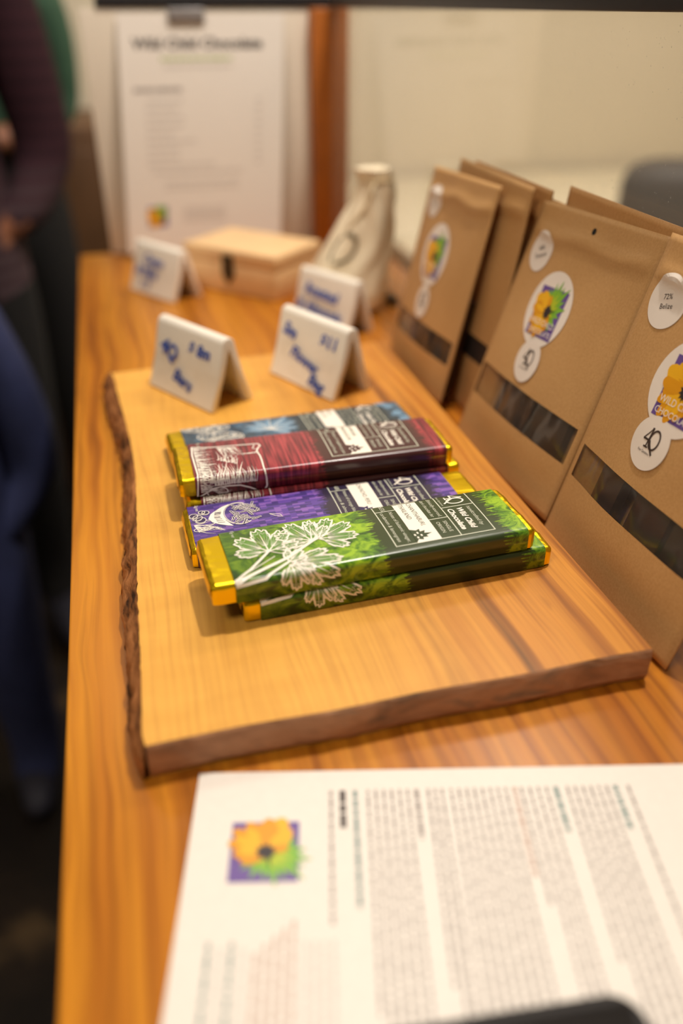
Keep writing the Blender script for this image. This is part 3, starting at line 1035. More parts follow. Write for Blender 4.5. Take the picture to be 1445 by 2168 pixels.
LINES = {
    'green': ('65%', 'Notes of balsamic vinegar,', 'cardamom & lemongrass', 'CHANTHABURI,', 'THAILAND'),
    'purple': ('68%', 'Notes of orange blossom,', 'mousse & almond', 'CHUNCHO, PERU', ''),
    'maroon': ('70%', 'Notes of raspberry jam', 'and stewed fruit', 'AMBANJA,', 'MADAGASCAR'),
    'blue': ('72%', 'Notes of dried fruit', 'and toasted nuts', 'MAYA', 'BELIZE'),
}


def chocolate_bar(kind, corner, ang, fl, fr, label, seed):
    root = thing('chocolate_bar', corner, label, 'chocolate bar', math.radians(ang), 'wrapped chocolate bars on the board')
    # foil body
    rnd = random.Random(seed)
    V, F = [], []
    xs = [-fl, -fl + .0006, -fl + .0022, -fl + .005] + [LW * k / 10 for k in range(11)] + [LW + fr - .0022, LW + fr - .0006, LW + fr]
    xs = sorted(set(round(x, 6) for x in xs))
    np_ = len(PROF)
    for xi, x in enumerate(xs):
        dist = min(x + fl, LW + fr - x)
        sc = 0.0005 + 0.0011 * max(0, 1 - dist / 0.0016)
        for k, (y, z) in enumerate(PROF):
            yy = sc + y * (BW - 2 * sc) / BW
            zz = 0.0003 + z * (BH - 0.0003 - sc) / BH
            j = 0.0005 * noise.noise((x * 260 + seed, y * 170, z * 300)) if dist < .011 else 0
            V.append((x + j * .8, yy + j, max(0.0002, zz + j)))
    for i in range(len(xs) - 1):
        for k in range(np_ - 1):
            a = i * np_ + k
            F.append((a, a + 1, a + 1 + np_, a + np_))
        F.append((i * np_ + np_ - 1, i * np_, (i + 1) * np_, (i + 1) * np_ + np_ - 1))
    F.append(tuple(range(np_ - 1, -1, -1)))
    F.append(tuple((len(xs) - 1) * np_ + k for k in range(np_)))
    fo_ = mesh('foil', V, F, M['foil'], root, smooth=False)
    fo_['label'] = 'shiny gold foil'
    # folded foil flaps at the left end
    if fl > .002:
        Vf, Ff = [], []
        for k in range(9):
            yy = 0.004 + (BW - 0.008) * k / 8
            j = 0.0006 * noise.noise((yy * 300, seed, 4))
            Vf += [(-fl - .0003 + j * .5, yy, BH * .78 + j), (-fl - .0010 - abs(j), yy, BH * .48), (-fl - .0003, yy, BH * .22 + j)]
        for k in range(8):
            a = k * 3
            Ff += [(a, a + 3, a + 4, a + 1), (a + 1, a + 4, a + 5, a + 2)]
        mesh('foil_fold', Vf, Ff, M['foil'], root)
    # paper wrapper tube
    V, F, U = [], [], []
    NQ = 24
    for i in range(NQ + 1):
        q = LW * i / NQ
        for k, (y, z) in enumerate(PROF):
            pp = ARC[k] - MID + BW / 2
            x_, y_, z_ = bar_surface(pp, q, 0.00025)
            V.append((x_, y_, z_)); U.append((q * 10, pp * 10))
    for i in range(NQ):
        for k in range(np_ - 1):
            a = i * np_ + k
            F.append((a, a + 1, a + 1 + np_, a + np_))
        F.append((i * np_ + np_ - 1, i * np_, (i + 1) * np_, (i + 1) * np_ + np_ - 1))
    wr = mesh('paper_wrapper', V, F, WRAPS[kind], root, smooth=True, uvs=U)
    sm = lambda p, q, e: bar_surface(p, q, 0.0003 + e)
    mats = [M['cream_ink'], M['pale_ink'], PANEL_COL[kind], M['leaf_fill'] if kind == 'green' else M['steel_ink'], M['olive_ink']]
    random.seed(seed)
    I = Ink(); ART[kind](I)
    tag(I.build('printed_drawing', sm, mats, wr, 0.00007), kind='stuff')
    I = Ink(); label_panel(I, LINES[kind])
    tag(I.build('label_print', sm, mats, wr, 0.00006), kind='stuff')
    return root


Z1, Z2 = BT + 0.0003, BT + BH + 0.0014
chocolate_bar('green', (0.0445, 0.3325, Z1), 2.5, .0085, .0045, 'green wrapped chocolate bar lying flat on the board under another green one', 11)
chocolate_bar('green', (0.0327, 0.3318, Z2), 2.8, .0118, .0045, 'green wrapped chocolate bar with leafy sprig drawing on top of the stack', 12)
chocolate_bar('purple', (0.0185, 0.3868, Z1), 1.1, .0028, .0145, 'purple wrapped chocolate bar between the green and maroon ones', 13)
chocolate_bar('maroon', (0.0270, 0.4398, Z1), 1.7, .0085, .0085, 'maroon wrapped chocolate bar almost hidden under the upper maroon one', 14)
chocolate_bar('maroon', (0.0247, 0.4430, Z2), 0.3, .0095, .0045, 'maroon wrapped chocolate bar with sack drawing lying on top of its twin', 15)
chocolate_bar('blue', (0.0263, 0.4948, Z1), 3.2, .0105, .0030, 'dark blue wrapped chocolate bar with cacao pod drawing at the back', 16)

# ------------------------------------------------------------------ kraft pouches
PW = 0.138


def kraft_pouch(P0, lean, label, rot=0.0, wd=PW, ht=0.186, stickers=None, hole=None, mat='kraft', window=True, seed=1, bulge=0.007, choc=None, tilt=0.0, win=(0.046, 0.068), thick=0.020):
    a = math.radians(lean); r = math.radians(rot)
    S = Vector((math.sin(r), -math.cos(r), 0)); U0 = Vector((math.cos(r), math.sin(r), 0))
    T = Vector((0, 0, math.cos(a))) + U0 * math.sin(a)
    N = S.cross(T)
    ti = math.radians(tilt)
    S, T = S * math.cos(ti) + T * math.sin(ti), T * math.cos(ti) - S * math.sin(ti)
    root = thing('kraft_pouch', P0, label, 'pouch', 0, 'kraft paper pouches leaning on the glass')

    def g(t):
        if t < 0.03: return 0.55 + 0.45 * t / 0.03
        return max(0.0, math.cos((t - 0.03) / 0.125 * math.pi / 2)) if t < 0.155 else 0.0

    def dfront(s, t):
        u = min(max(s / wd, 0), 1)
        d = bulge * math.sin(math.pi * u) ** 0.8 * g(t)
        d += 0.0022 * math.exp(-((t - (ht - 0.0195) - 0.0014 * math.sin(s * 90 + seed)) / 0.0038) ** 2) * min(1, 14 * u * (1 - u))
        d += 0.0009 * noise.noise((s * 30, t * 22, seed)) * min(1, 8 * u * (1 - u))
        return d

    def dback(s, t):
        u = min(max(s / wd, 0), 1)
        return -(0.0012 + thick * math.sin(math.pi * u) ** 0.7 * g(t))

    def front(s, t, e=0.0): return S * s + T * t + N * (dfront(s, t) + e)

    NS, NTT = 28, 48
    ts = sorted(set([ht * k / NTT for k in range(NTT + 1)] + list(win)))
    ss = sorted(set([wd * k / NS for k in range(NS + 1)] + [0.005, wd - 0.006]))
    ns = len(ss)
    zmin = 0.0006
    def fix(v): return Vector((v.x, v.y, max(v.z, zmin - P0[2])))
    V = [fix(front(s, t)) for t in ts for s in ss]
    nb = len(V)
    V += [fix(S * s + T * t + N * dback(s, t)) for t in ts for s in ss]
    F, FW = [], []
    for j in range(len(ts) - 1):
        wrow = window and win[0] - 1e-5 < (ts[j] + ts[j + 1]) / 2 < win[1] + 1e-5
        for i in range(ns - 1):
            b = j * ns + i
            q = (b, b + 1, b + 1 + ns, b + ns)
            (FW if wrow and 0.004 < (ss[i] + ss[i + 1]) / 2 < wd - 0.005 else F).append(q)
            b += nb
            F.append((b, b + ns, b + ns + 1, b + 1))
        b = j * ns
        F.append((b, b + ns, nb + b + ns, nb + b))
        b = j * ns + ns - 1
        F.append((b, nb + b, nb + b + ns, b + ns))
    for i in range(ns - 1):
        F.append((i, nb + i, nb + i + 1, i + 1))
        b = (len(ts) - 1) * ns + i
        F.append((b, b + 1, nb + b + 1, nb + b))
    body = mesh('paper_body', V, F, M[mat], root, smooth=True)
    if window:
        used = sorted({i for q in FW for i in q}); mp = {o: n for n, o in enumerate(used)}
        rr = random.Random(seed)
        Vw = []
        for i in used:
            v = V[i]
            Vw.append(v - N * (0.0004 + 0.0010 * noise.noise((v.y * 90, v.z * 40, seed))))
        fo_ = mesh('window_film', Vw, [tuple(mp[i] for i in q) for q in FW], M['film'], root, smooth=True)
        fo_['label'] = 'clear plastic window strip'
    for st in stickers or []:
        kind, cs, ctt, rad, rt, lines = st
        I = Ink(); I.disc(0, 0, rad, 0, 2, 48, 7)
        k = 3 if kind == '4q' else 1
        def mp_(x, y, e, cs=cs, ctt=ctt, rt=rt, k=k):
            c, s_ = math.cos(rt), math.sin(rt)
            return front(cs + x * c - y * s_, ctt + x * s_ + y * c, e + 0.00018 * k)
        so = I.build('sticker', mp_, [M['sticker']], root, 0.00008)
        I = Ink()
        if kind == 'logo':
            sz = 0.0335
            ink_flower(I, -sz / 2 + .001, -sz / 2 - .002, sz, 0, 3)
            I.build('sticker_print', mp_, [M[n] for n in FLOWER_MATS], so, 0.00008)
        elif kind == '4q':
            ink_4q(I, -0.0062, -0.0030, 0.0112, 0, 4, 0.105)
            I.text('Four Questions', -0.0068, -0.0062, 0.0021, 0, 4, fit=0.0098)
            I.build('sticker_print', mp_, [M['brown_ink']], so, 0.00008)
        else:
            for n_, tx in enumerate(lines):
                I.text(tx, 0, 0.0012 - n_ * 0.0052, 0.0042, 0, 4, align='CENTER')
            I.build('sticker_print', mp_, [M['brown_ink']], so, 0.00008)
    if hole:
        I = Ink(); I.disc(hole[0], hole[1], 0.0022, 0, 2, 18, 2)
        I.build('hang_hole', front, [M['black_cloth']], root, 0.0001)
    if choc:
        for k, (s0, s1, t0, t1) in enumerate(choc):
            Vc, Fc = [], []
            for e in (-0.0035, -0.0105):
                for s, t in ((s0, t0), (s1, t0), (s1, t1), (s0, t1)):
                    Vc.append(S * s + T * t + N * (e + 0.5 * dfront(s, t) - 0.002 * (k % 2)))
            Fc = [(0, 1, 2, 3), (7, 6, 5, 4), (4, 5, 1, 0), (5, 6, 2, 1), (6, 7, 3, 2), (7, 4, 0, 3)]
            c_ = mesh('chocolate_piece', Vc, Fc, M['choc'], None, P0)
            which, cl = choc_label
            tag(c_, cl[k], 'chocolate', 'chocolate pieces inside the pouch windows')
    return root


LOGO = lambda cs=.0560, ct=.1205, r=.0262, rt=math.radians(5): ('logo', cs, ct, r, rt, None)
FQ = lambda cs=.0620, ct=.0845, r=.0150, rt=math.radians(4): ('4q', cs, ct, r, rt, None)

# far group: front one with labels, three behind it
kraft_pouch(Vector((0.2925, 0.668, 0)), 3.2, 'rearmost kraft pouch of the far group, only its top right edge showing', 0, ht=0.172, window=False, seed=5, mat='kraft_b', bulge=0.002, thick=0.006)
kraft_pouch(Vector((0.2800, 0.690, 0)), 5.4, 'kraft pouch third from the front in the far group, next to the rearmost', 0, ht=0.180, window=False, seed=4, mat='kraft_b', bulge=0.002, thick=0.006)
choc_label = ('b', ['dark chocolate piece in the window of the second far kraft pouch'])
kraft_pouch(Vector((0.2610, 0.700, 0)), 8.4, 'kraft pouch second in the far group with a dark window at its lower right', 0, ht=0.182, seed=3, bulge=0.003, choc=[(.02, .128, .02, .09)], win=(.043, .061), thick=0.012)
choc_label = ('a', ['dark chocolate piece in the left of the far pouch window', 'dark chocolate piece in the right of the far pouch window'])
kraft_pouch(Vector((0.2375, 0.728, 0)), 13.6, 'front kraft pouch of the far group with round flower sticker and small window', 0, wd=0.136, ht=0.174, seed=2, bulge=0.005, tilt=2.6, win=(.032, .051), thick=0.014,
            stickers=[('note', .0215, .1470, .0135, .1, ['70%', 'Peru']), LOGO(.0550, .1065, .0265, .04), FQ(.0580, .0668, .0140, .04)], choc=[(.036, .078, .008, .09), (.080, .126, .008, .085)])
# middle pair
kraft_pouch(Vector((0.276, 0.534, 0)), 7.4, 'kraft pouch behind the middle pouch, only its top edge showing', 0, wd=0.160, ht=0.187, window=False, seed=7, mat='kraft_b', bulge=0.002, hole=(.055, .170), thick=0.012)
choc_label = ('c', ['dark chocolate slab in the left of the middle pouch window', 'dark chocolate slab in the right of the middle pouch window'])
kraft_pouch(Vector((0.2385, 0.552, 0)), 18.6, 'middle kraft pouch with flower sticker, hang hole and wide clear window', 0, wd=0.149, ht=0.182, seed=8, bulge=0.0055, hole=(.0745, .1718), tilt=2.8, win=(.0375, .0615), thick=0.016,
            stickers=[('note', .0230, .1490, .0140, .35, ['68%', 'Tanzania']), LOGO(.0615, .1160, .0262, .04), FQ(.0657, .0805, .0150, .04)], choc=[(.037, .084, .010, .09), (.086, .126, .010, .095)])
# nearest
choc_label = ('d', ['dark chocolate slab in the left of the nearest pouch window', 'dark chocolate slab in the middle of the nearest pouch window', 'dark chocolate slab at the right end of the nearest pouch window'])
kraft_pouch(Vector((0.2380, 0.4000, 0)), 16.4, 'nearest kraft pouch at the right edge, with the Belize sticker', 0, wd=0.136, ht=0.192, seed=9, bulge=0.0055, tilt=1.0, win=(.0450, .0660), thick=0.018,
            stickers=[('note', .0205, .1590, .0150, .30, ['72%', 'Belize']), LOGO(.0640, .1245, .0262, .05), FQ(.0600, .0915, .0150, .04)], choc=[(.026, .048, .02, .10), (.060, .090, .014, .10), (.096, .126, .012, .10)])


# ------------------------------------------------------------------ ceramic tent signs
def tent_sign(near_mid, direction, label, inks, z):
    """near_mid: middle of the near foot line; direction: angle of the ridge, pointing away"""
    L, D, H, TH = 0.0835, 0.042, 0.056, 0.0048
    root = thing('ceramic_sign', (near_mid[0], near_mid[1], z), label, 'sign', direction, 'white ceramic tent price signs')
    # profile in local (y, z); ridge along +x
    half = D / 2
    outer, inner = [], []
    rr = 0.0062
    sl = math.atan2(H - 0.001, half - 0.002)
    n = 8
    top = []
    for k in range(n + 1):
        a = math.radians(180 - 20) + (math.radians(20) - math.radians(160)) * k / n
        top.append((rr * math.cos(a), H - rr + rr * math.sin(a)))
    outer = [(-half, 0.0015), (-half * 0.5 - .0012, H * 0.47)] + top + [(half * 0.5 + .0012, H * 0.47), (half, 0.0015)]
    inner = [(half - TH * 1.05, 0.0), (half * 0.5 - TH * .75, H * 0.45), (0.0016, H - TH * 1.9), (-0.0016, H - TH * 1.9), (-half * 0.5 + TH * .75, H * 0.45), (-half + TH * 1.05, 0.0)]
    prof = outer + [(half - .0012, 0.0)] + inner + [(-half + .0012, 0.0)]
    bm = bmesh.new()
    r0 = [bm.verts.new((0, y, z_)) for y, z_ in prof]
    r1 = [bm.verts.new((L, y, z_)) for y, z_ in prof]
    N_ = len(prof)
    for k in range(N_): bm.faces.new((r0[k], r0[(k + 1) % N_], r1[(k + 1) % N_], r1[k]))
    e0 = bm.faces.new(list(reversed(r0))); e1 = bm.faces.new(r1)
    bmesh.ops.bevel(bm, geom=list(e0.edges) + list(e1.edges), offset=0.0011, segments=3, profile=0.5, affect='EDGES')
    bmesh.ops.recalc_face_normals(bm, faces=bm.faces[:])
    me = bpy.data.meshes.new('ceramic_body'); bm.to_mesh(me); bm.free()
    me.materials.append(M['ceramic'])
    me.polygons.foreach_set('use_smooth', [True] * len(me.polygons))
    o = bpy.data.objects.new('ceramic_body', me); COL.objects.link(o); o.parent = root
    md = o.modifiers.new('edge', 'EDGE_SPLIT'); md.split_angle = math.radians(50)

    # front face: u runs from the far end to the near end, v up the slope
    SLN = math.hypot(half * 0.93, H - 0.004)
    def fmap(u, v, e):
        k = v / SLN
        y = half - (half - 0.0035) * k
        zz = (H - 0.003) * k
        yy, zz_ = y + 0.0012 * math.sin(math.pi * k) * 0.6, zz
        return (L - u, yy + e * .93, zz_ + e * .37 + .0006)
    I = Ink()
    for tx, u, v, sz, rot in inks: I.text(tx, u * mm, v * mm, sz * mm, 0, 3, bold=0.035, rot=math.radians(rot), shear=.1)
    I.build('marker_writing', fmap, [M['blue_marker']], root, 0.0003)
    return root


def dir_of(dx, dy): return math.atan2(dy, dx)


tent_sign((0.0690, 0.6010), dir_of(-0.0437, 0.0727), 'white ceramic tent sign reading 4Q Bars on the board', [('4Q', 8, 32, 17, -14), ('$ 8m', 44, 38, 13, 0), ('Bars', 30, 14, 14, -14)], BT)
tent_sign((0.1655, 0.5975), dir_of(-0.0343, 0.0690), 'white ceramic tent sign with three slanting blue lines beside the kraft pouches', [('Sm', 7, 38, 14, -12), ('Flower', 22, 22, 13, -12), ('Bag', 50, 6, 14, -12), ('$11', 54, 38, 14, 0)], BT)
tent_sign((0.0675, 0.9540), dir_of(-0.0446, 0.0690), 'farthest white ceramic tent sign standing left of the wooden box', [('Cacao', 20, 36, 14, -4), ('& Nibs', 8, 22, 14, -4), ('$ 5', 20, 7, 12, 0)], 0.0)
tent_sign((0.2260, 0.7880), dir_of(-0.0390, 0.0690), 'white ceramic tent sign in front of the cotton pouch', [('Roasted', 12, 34, 15, -4), ('& Almonds', 4, 17, 15, -4)], 0.0)

# ------------------------------------------------------------------ pine box
bx = thing('wooden_box', (0.0722, 1.0185, 0), 'small pale pine box with a dark metal clasp', 'box', math.atan2(-0.097, 0.0925))
BL_, BD_, BHH = 0.134, 0.092, 0.050
bevel_box('box_base', 0, BL_, 0, BD_, 0.0, 0.0335, M['pine'], bx, 0.001)
bevel_box('box_lid', -.0006, BL_ + .0006, -.0006, BD_ + .0006, 0.0342, BHH, M['pine'], bx, 0.0015)
cl = bevel_box('clasp', BL_ * .5 - .008, BL_ * .5 + .008, -.0032, -.0004, 0.028, 0.044, M['bronze'], bx, 0.0008)
V, F = [], []
pts = [(-.008, .029), (.008, .029), (.008, .022), (.003, .014), (0, .011), (-.003, .014), (-.008, .022)]
V = [(BL_ * .5 + x, -.0034, z) for x, z in pts] + [(BL_ * .5 + x, -.0006, z) for x, z in pts]
n = len(pts)
F = [tuple(range(n - 1, -1, -1)), tuple(range(n, 2 * n))] + [(k, (k + 1) % n, n + (k + 1) % n, n + k) for k in range(n)]
mesh('clasp_plate', V, F, M['bronze'], bx)

# ------------------------------------------------------------------ cotton pouch
cp = thing('cotton_pouch', (0.243, 0.872, 0), 'natural cotton drawstring pouch with dark ring print', 'pouch')
LEV = [(0.0008, -.004, .028, .020), (.006, -.006, .039, .027), (.02, -.007, .045, .031), (.04, -.004, .044, .031), (.06, .002, .040, .029), (.08, .009, .034, .025), (.10, .015, .028, .021),
       (.118, .020, .022, .017), (.130, .021, .019, .015), (.1365, .021, .0155, .012), (.141, .020, .017, .013), (.148, .018, .018, .013)]
V, F = [], []
NR = 56


def pouch_pt(lev, an):
    z, cx, rx, ry = lev
    k = z / .148
    fold = 1 + (.03 + .15 * k * k) * math.sin(7 * an + 2.2 * math.sin(z * 60)) * (.4 + .6 * k) + .05 * noise.noise((math.cos(an) * 2, math.sin(an) * 2, z * 30))
    return Vector((cx + rx * fold * math.cos(an), ry * fold * math.sin(an) + .004 * math.sin(z * 30), z))


LEVS = []
for a, b in zip(LEV, LEV[1:]):
    for k in range(3): LEVS.append(tuple(x + (y - x) * k / 3 for x, y in zip(a, b)))
LEVS.append(LEV[-1])
for lv in LEVS:
    for i in range(NR): V.append(pouch_pt(lv, 2 * math.pi * i / NR))
for j in range(len(LEVS) - 1):
    for i in range(NR):
        F.append((j * NR + i, j * NR + (i + 1) % NR, (j + 1) * NR + (i + 1) % NR, (j + 1) * NR + i))
F.append(tuple(range(NR - 1, -1, -1)))
top_i = len(V); V.append(Vector((.019, 0, .136)))
for i in range(NR): F.append(((len(LEVS) - 1) * NR + i, (len(LEVS) - 1) * NR + (i + 1) % NR, top_i))
body = mesh('cloth_body', V, F, M['cotton'], cp, smooth=True)
lv = (.1365, .021, .0175, .0140)
pts = [pouch_pt(lv, 2 * math.pi * i / 24) for i in range(25)]
V1, F1 = tube_geo(pts, .0013, 6, False)
mesh('drawstring', V1, F1, M['cord'], cp, smooth=True)
pts = [pouch_pt((z, .021 + (.1365 - z) * -.17, .0175 + (.1365 - z) * .31, .0150 + (.1365 - z) * .2), 4.1 + .3 * math.sin(z * 60)) for z in (.136, .125, .112, .10, .088)]
V1, F1 = tube_geo(pts, .0012, 6)
mesh('drawstring_tail', V1, F1, M['cord'], cp, smooth=True)
M['olive_print'] = plain('olive_grey_print', srgb(120, 108, 84), .7)
ring = []
V, F = [], []


def pouch_front(an, z):
    for a, b in zip(LEV, LEV[1:]):
        if a[0] <= z <= b[0]:
            f = (z - a[0]) / (b[0] - a[0])
            p = pouch_pt(tuple(x + (y - x) * f for x, y in zip(a, b)), an)
            c = Vector((a[1] + (b[1] - a[1]) * f, 0, z))
            return p + (p - c).normalized() * .0008


for k in range(31):
    th = 2 * math.pi * k / 30
    for rad in (0.0115, 0.0150):
        V.append(pouch_front(4.02 + rad / .036 * math.cos(th), 0.072 + rad * 1.1 * math.sin(th)))
for k in range(30):
    if k % 11 < 9: F.append((2 * k, 2 * k + 2, 2 * k + 3, 2 * k + 1))
mesh('ring_print', V, F, M['olive_print'], cp)

# short dark bracket along the foot of the glass
o = bevel_box('glass_bracket', -.004, .004, -.046, .046, 0.0, .010, M['bronze'], None, .001, 2, (0.2885, 0.915, 0.0003), math.radians(1.5))
tag(o, 'short dark bracket at the foot of the glass beside the cotton pouch', 'bracket')

# ------------------------------------------------------------------ printed information sheet in the foreground
e_ = Vector((0.9732, -0.2300, 0)); n_ = Vector((-0.2300, -0.9732, 0))
INFO_TL = Vector((0.0030, 0.2585, 0.0004))


def info_map(a, b, e): 
    lift = 0.0
    v = n_ * a + e_ * b
    return (v.x, v.y, 0.0003 + lift + e)


inf = thing('information_sheet', INFO_TL, 'white printed information sheet lying in front of the board', 'sheet')
V = [info_map(a, b, z) for z in (0, -0.0003) for a, b in ((0, 0), (0.2159, 0), (0.2159, 0.2794), (0, 0.2794))]
mesh('paper', V, [(0, 1, 2, 3), (7, 6, 5, 4), (0, 4, 5, 1), (1, 5, 6, 2), (2, 6, 7, 3), (3, 7, 4, 0)], M['white_paper'], inf)
I = Ink()
random.seed(21)
# materials: 0 grey, 1 dark, 2 teal, 3 rose, 4 light, 5 sky
def para(b_lo, b_hi, a_end, head=None, mi=0, ragged=None):
    n = max(1, round((b_hi - b_lo) / 3.25))
    for k in range(n + 1):
        b = b_lo + (b_hi - b_lo) * k / max(1, n)
        if k == n and head: dashes(I, 11, head[0], b, 2.1, head[1], 2, 7, .9)
        elif k == 0 and ragged: dashes(I, 11, ragged, b, 1.25, mi, 1.5, 7, 1.0)
        else: dashes(I, 11, a_end + random.uniform(-7, 5), b, 1.25, mi, 1.5, 7, 1.0)
dashes(I, 11, 72, 57.0, 1.4, 0, 2, 7, .9)
dashes(I, 11, 30, 61.4, 2.6, 1, 4, 8, .8)
dashes(I, 11, 66, 67.2, 1.8, 2, 3, 8, .8)
para(73, 93.5, 205, (36, 0), ragged=105)
para(99, 105, 205, None, ragged=96)
para(109, 136, 205, (54, 3))
para(139.5, 154, 205, (34, 2), ragged=66)
para(159.5, 180, 205, (34, 2), ragged=88)
dashes(I, 11, 205, 186, 1.3, 0, 2, 7, .9)
for k in range(4): dashes(I, 78 + 2 * (k % 2), 180, 12 + 4.2 * k, 1.4, 4 if k % 2 else 2, 2, 7, .9)
for k in range(5): dashes(I, 82 - 3 * k, 190, 29 + 3.4 * k, 1.4, 3, 2, 7, .9)
for k in range(4): dashes(I, 78, 190, 47 + 3.4 * k, 1.5, 4, 2, 7, .9)
I.disc(46 * mm, 226 * mm, 14 * mm, 5, 2, 40, 1)
I.disc(4 * mm, 224 * mm, 9 * mm, 6, 2, 30, 1)
tag(I.build('printed_text', info_map, [M['grey_ink'], M['brown_ink'], M['teal_ink'], M['rose_ink'], M['light_ink'], M['sky_ink'], M['white_paper']], inf, 0.00004), kind='stuff')
I = Ink(); ink_flower(I, 26.5 * mm, 17.0 * mm, 27.5 * mm, 0, 2, False)
I.build('printed_logo', info_map, [M[k] for k in FLOWER_MATS], inf, 0.00007)

# phone at the bottom edge
bm = bmesh.new()
pl, pw, pr, ph = 0.150, 0.074, 0.011, 0.0085
corner = lambda cx, cy, a0: [(cx + pr * math.cos(math.radians(a0 + 90 * k / 8)), cy + pr * math.sin(math.radians(a0 + 90 * k / 8))) for k in range(9)]
outl = corner(-pr, -pr, 0) + corner(-pl + pr, -pr, 90) + corner(-pl + pr, -pw + pr, 180) + corner(-pr, -pw + pr, 270)
f0 = bm.faces.new([bm.verts.new((x, y, 0)) for x, y in outl])
ex = bmesh.ops.extrude_face_region(bm, geom=[f0])
bmesh.ops.translate(bm, verts=[v for v in ex['geom'] if isinstance(v, bmesh.types.BMVert)], vec=(0, 0, ph))
bmesh.ops.recalc_face_normals(bm, faces=bm.faces[:])
rim = [e for e in bm.edges if len(e.link_faces) == 2 and abs(e.verts[0].co.z - e.verts[1].co.z) < 1e-6]
bmesh.ops.bevel(bm, geom=rim, offset=.0015, segments=3, profile=.5, affect='EDGES')
me = bpy.data.meshes.new('phone_case'); bm.to_mesh(me); bm.free()
me.materials.append(M['phone'])
pt = thing('phone', (0.1335, 0.1226, 0.0009), 'black phone with rounded corners lying on the information sheet', 'phone', math.radians(-6))
o = bpy.data.objects.new('phone_case', me); COL.objects.link(o); o.parent = pt
bevel_box('phone_screen', -pl + .004, -.004, -pw + .004, -.004, ph, ph + .0003, plain('phone_glass', srgb(30, 28, 28), .5, spec=.2), pt, .0001, 1)

# ------------------------------------------------------------------ behind the glass
dk = thing('cream_desk', (1.35, 1.95, FLOOR_Z), 'cream desk standing behind the glass screen', 'desk')
bevel_box('desk_top', -.75, .9, -.65, .62, .725, .755, M['desk'], dk, .003)
for sx in (-.70, .85):
    for sy in (-.6, .57): bevel_box('leg', sx - .025, sx + .025, sy - .025, sy + .025, 0, .725, M['desk'], dk, .002)


def pillow_box(name, sx, sy, sz, mat, parent, e=4.0):
    V, F = [], []
    nu, nv = 28, 16
    for j in range(nv + 1):
        ph_ = -math.pi / 2 + math.pi * j / nv
        for i in range(nu):
            th = 2 * math.pi * i / nu
            sg = lambda c: math.copysign(abs(c) ** (2 / e), c)
            V.append((sx * sg(math.cos(ph_)) * sg(math.cos(th)), sy * sg(math.cos(ph_)) * sg(math.sin(th)), sz + sz * sg(math.sin(ph_))))
    for j in range(nv):
        for i in range(nu):
            F.append((j * nu + i, j * nu + (i + 1) % nu, (j + 1) * nu + (i + 1) % nu, (j + 1) * nu + i))
    return mesh(name, V, F, mat, parent, smooth=True)


cs_ = thing('dark_case', (1.235, 1.58, -0.1648), 'dark grey rounded case on the desk behind the glass', 'case', math.radians(-35))
pillow_box('case_shell', .20, .09, .088, M['dark_grey'], cs_, 4.5)
V1, F1 = tube_geo([(-.05, 0, .174), (-.045, 0, .190), (0, 0, .197), (.045, 0, .190), (.05, 0, .174)], .007, 8)
mesh('handle', V1, F1, M['dark_grey'], cs_, smooth=True)
cb = thing('cardboard_box', (1.62, 1.86, -0.1648), 'tan cardboard box behind the dark case on the desk', 'box', math.radians(-20))
bevel_box('carton', -.18, .18, -.11, .11, 0, .135, M['tan_card'], cb, .003)
bevel_box('carton_lid', -.183, .183, -.113, .113, .1352, .158, M['tan_card'], cb, .002)
cbn = thing('brown_cabinet', (-0.35, 2.38, FLOOR_Z), 'brown wooden cabinet against the far wall behind the people', 'cabinet')
bevel_box('cabinet_body', -.8, .42, -.2, .2, 0, .97, M['brownwood'], cbn, .004)
for k in range(3):
    d_ = bevel_box('door', -.79 + .40 * k, -.41 + .40 * k, -.216, -.2, .05, .92, M['brownwood'], cbn, .003)
    bevel_box('knob', -.44 + .40 * k, -.425 + .40 * k, -.232, -.216, .5, .515, M['bronze'], d_, .003)


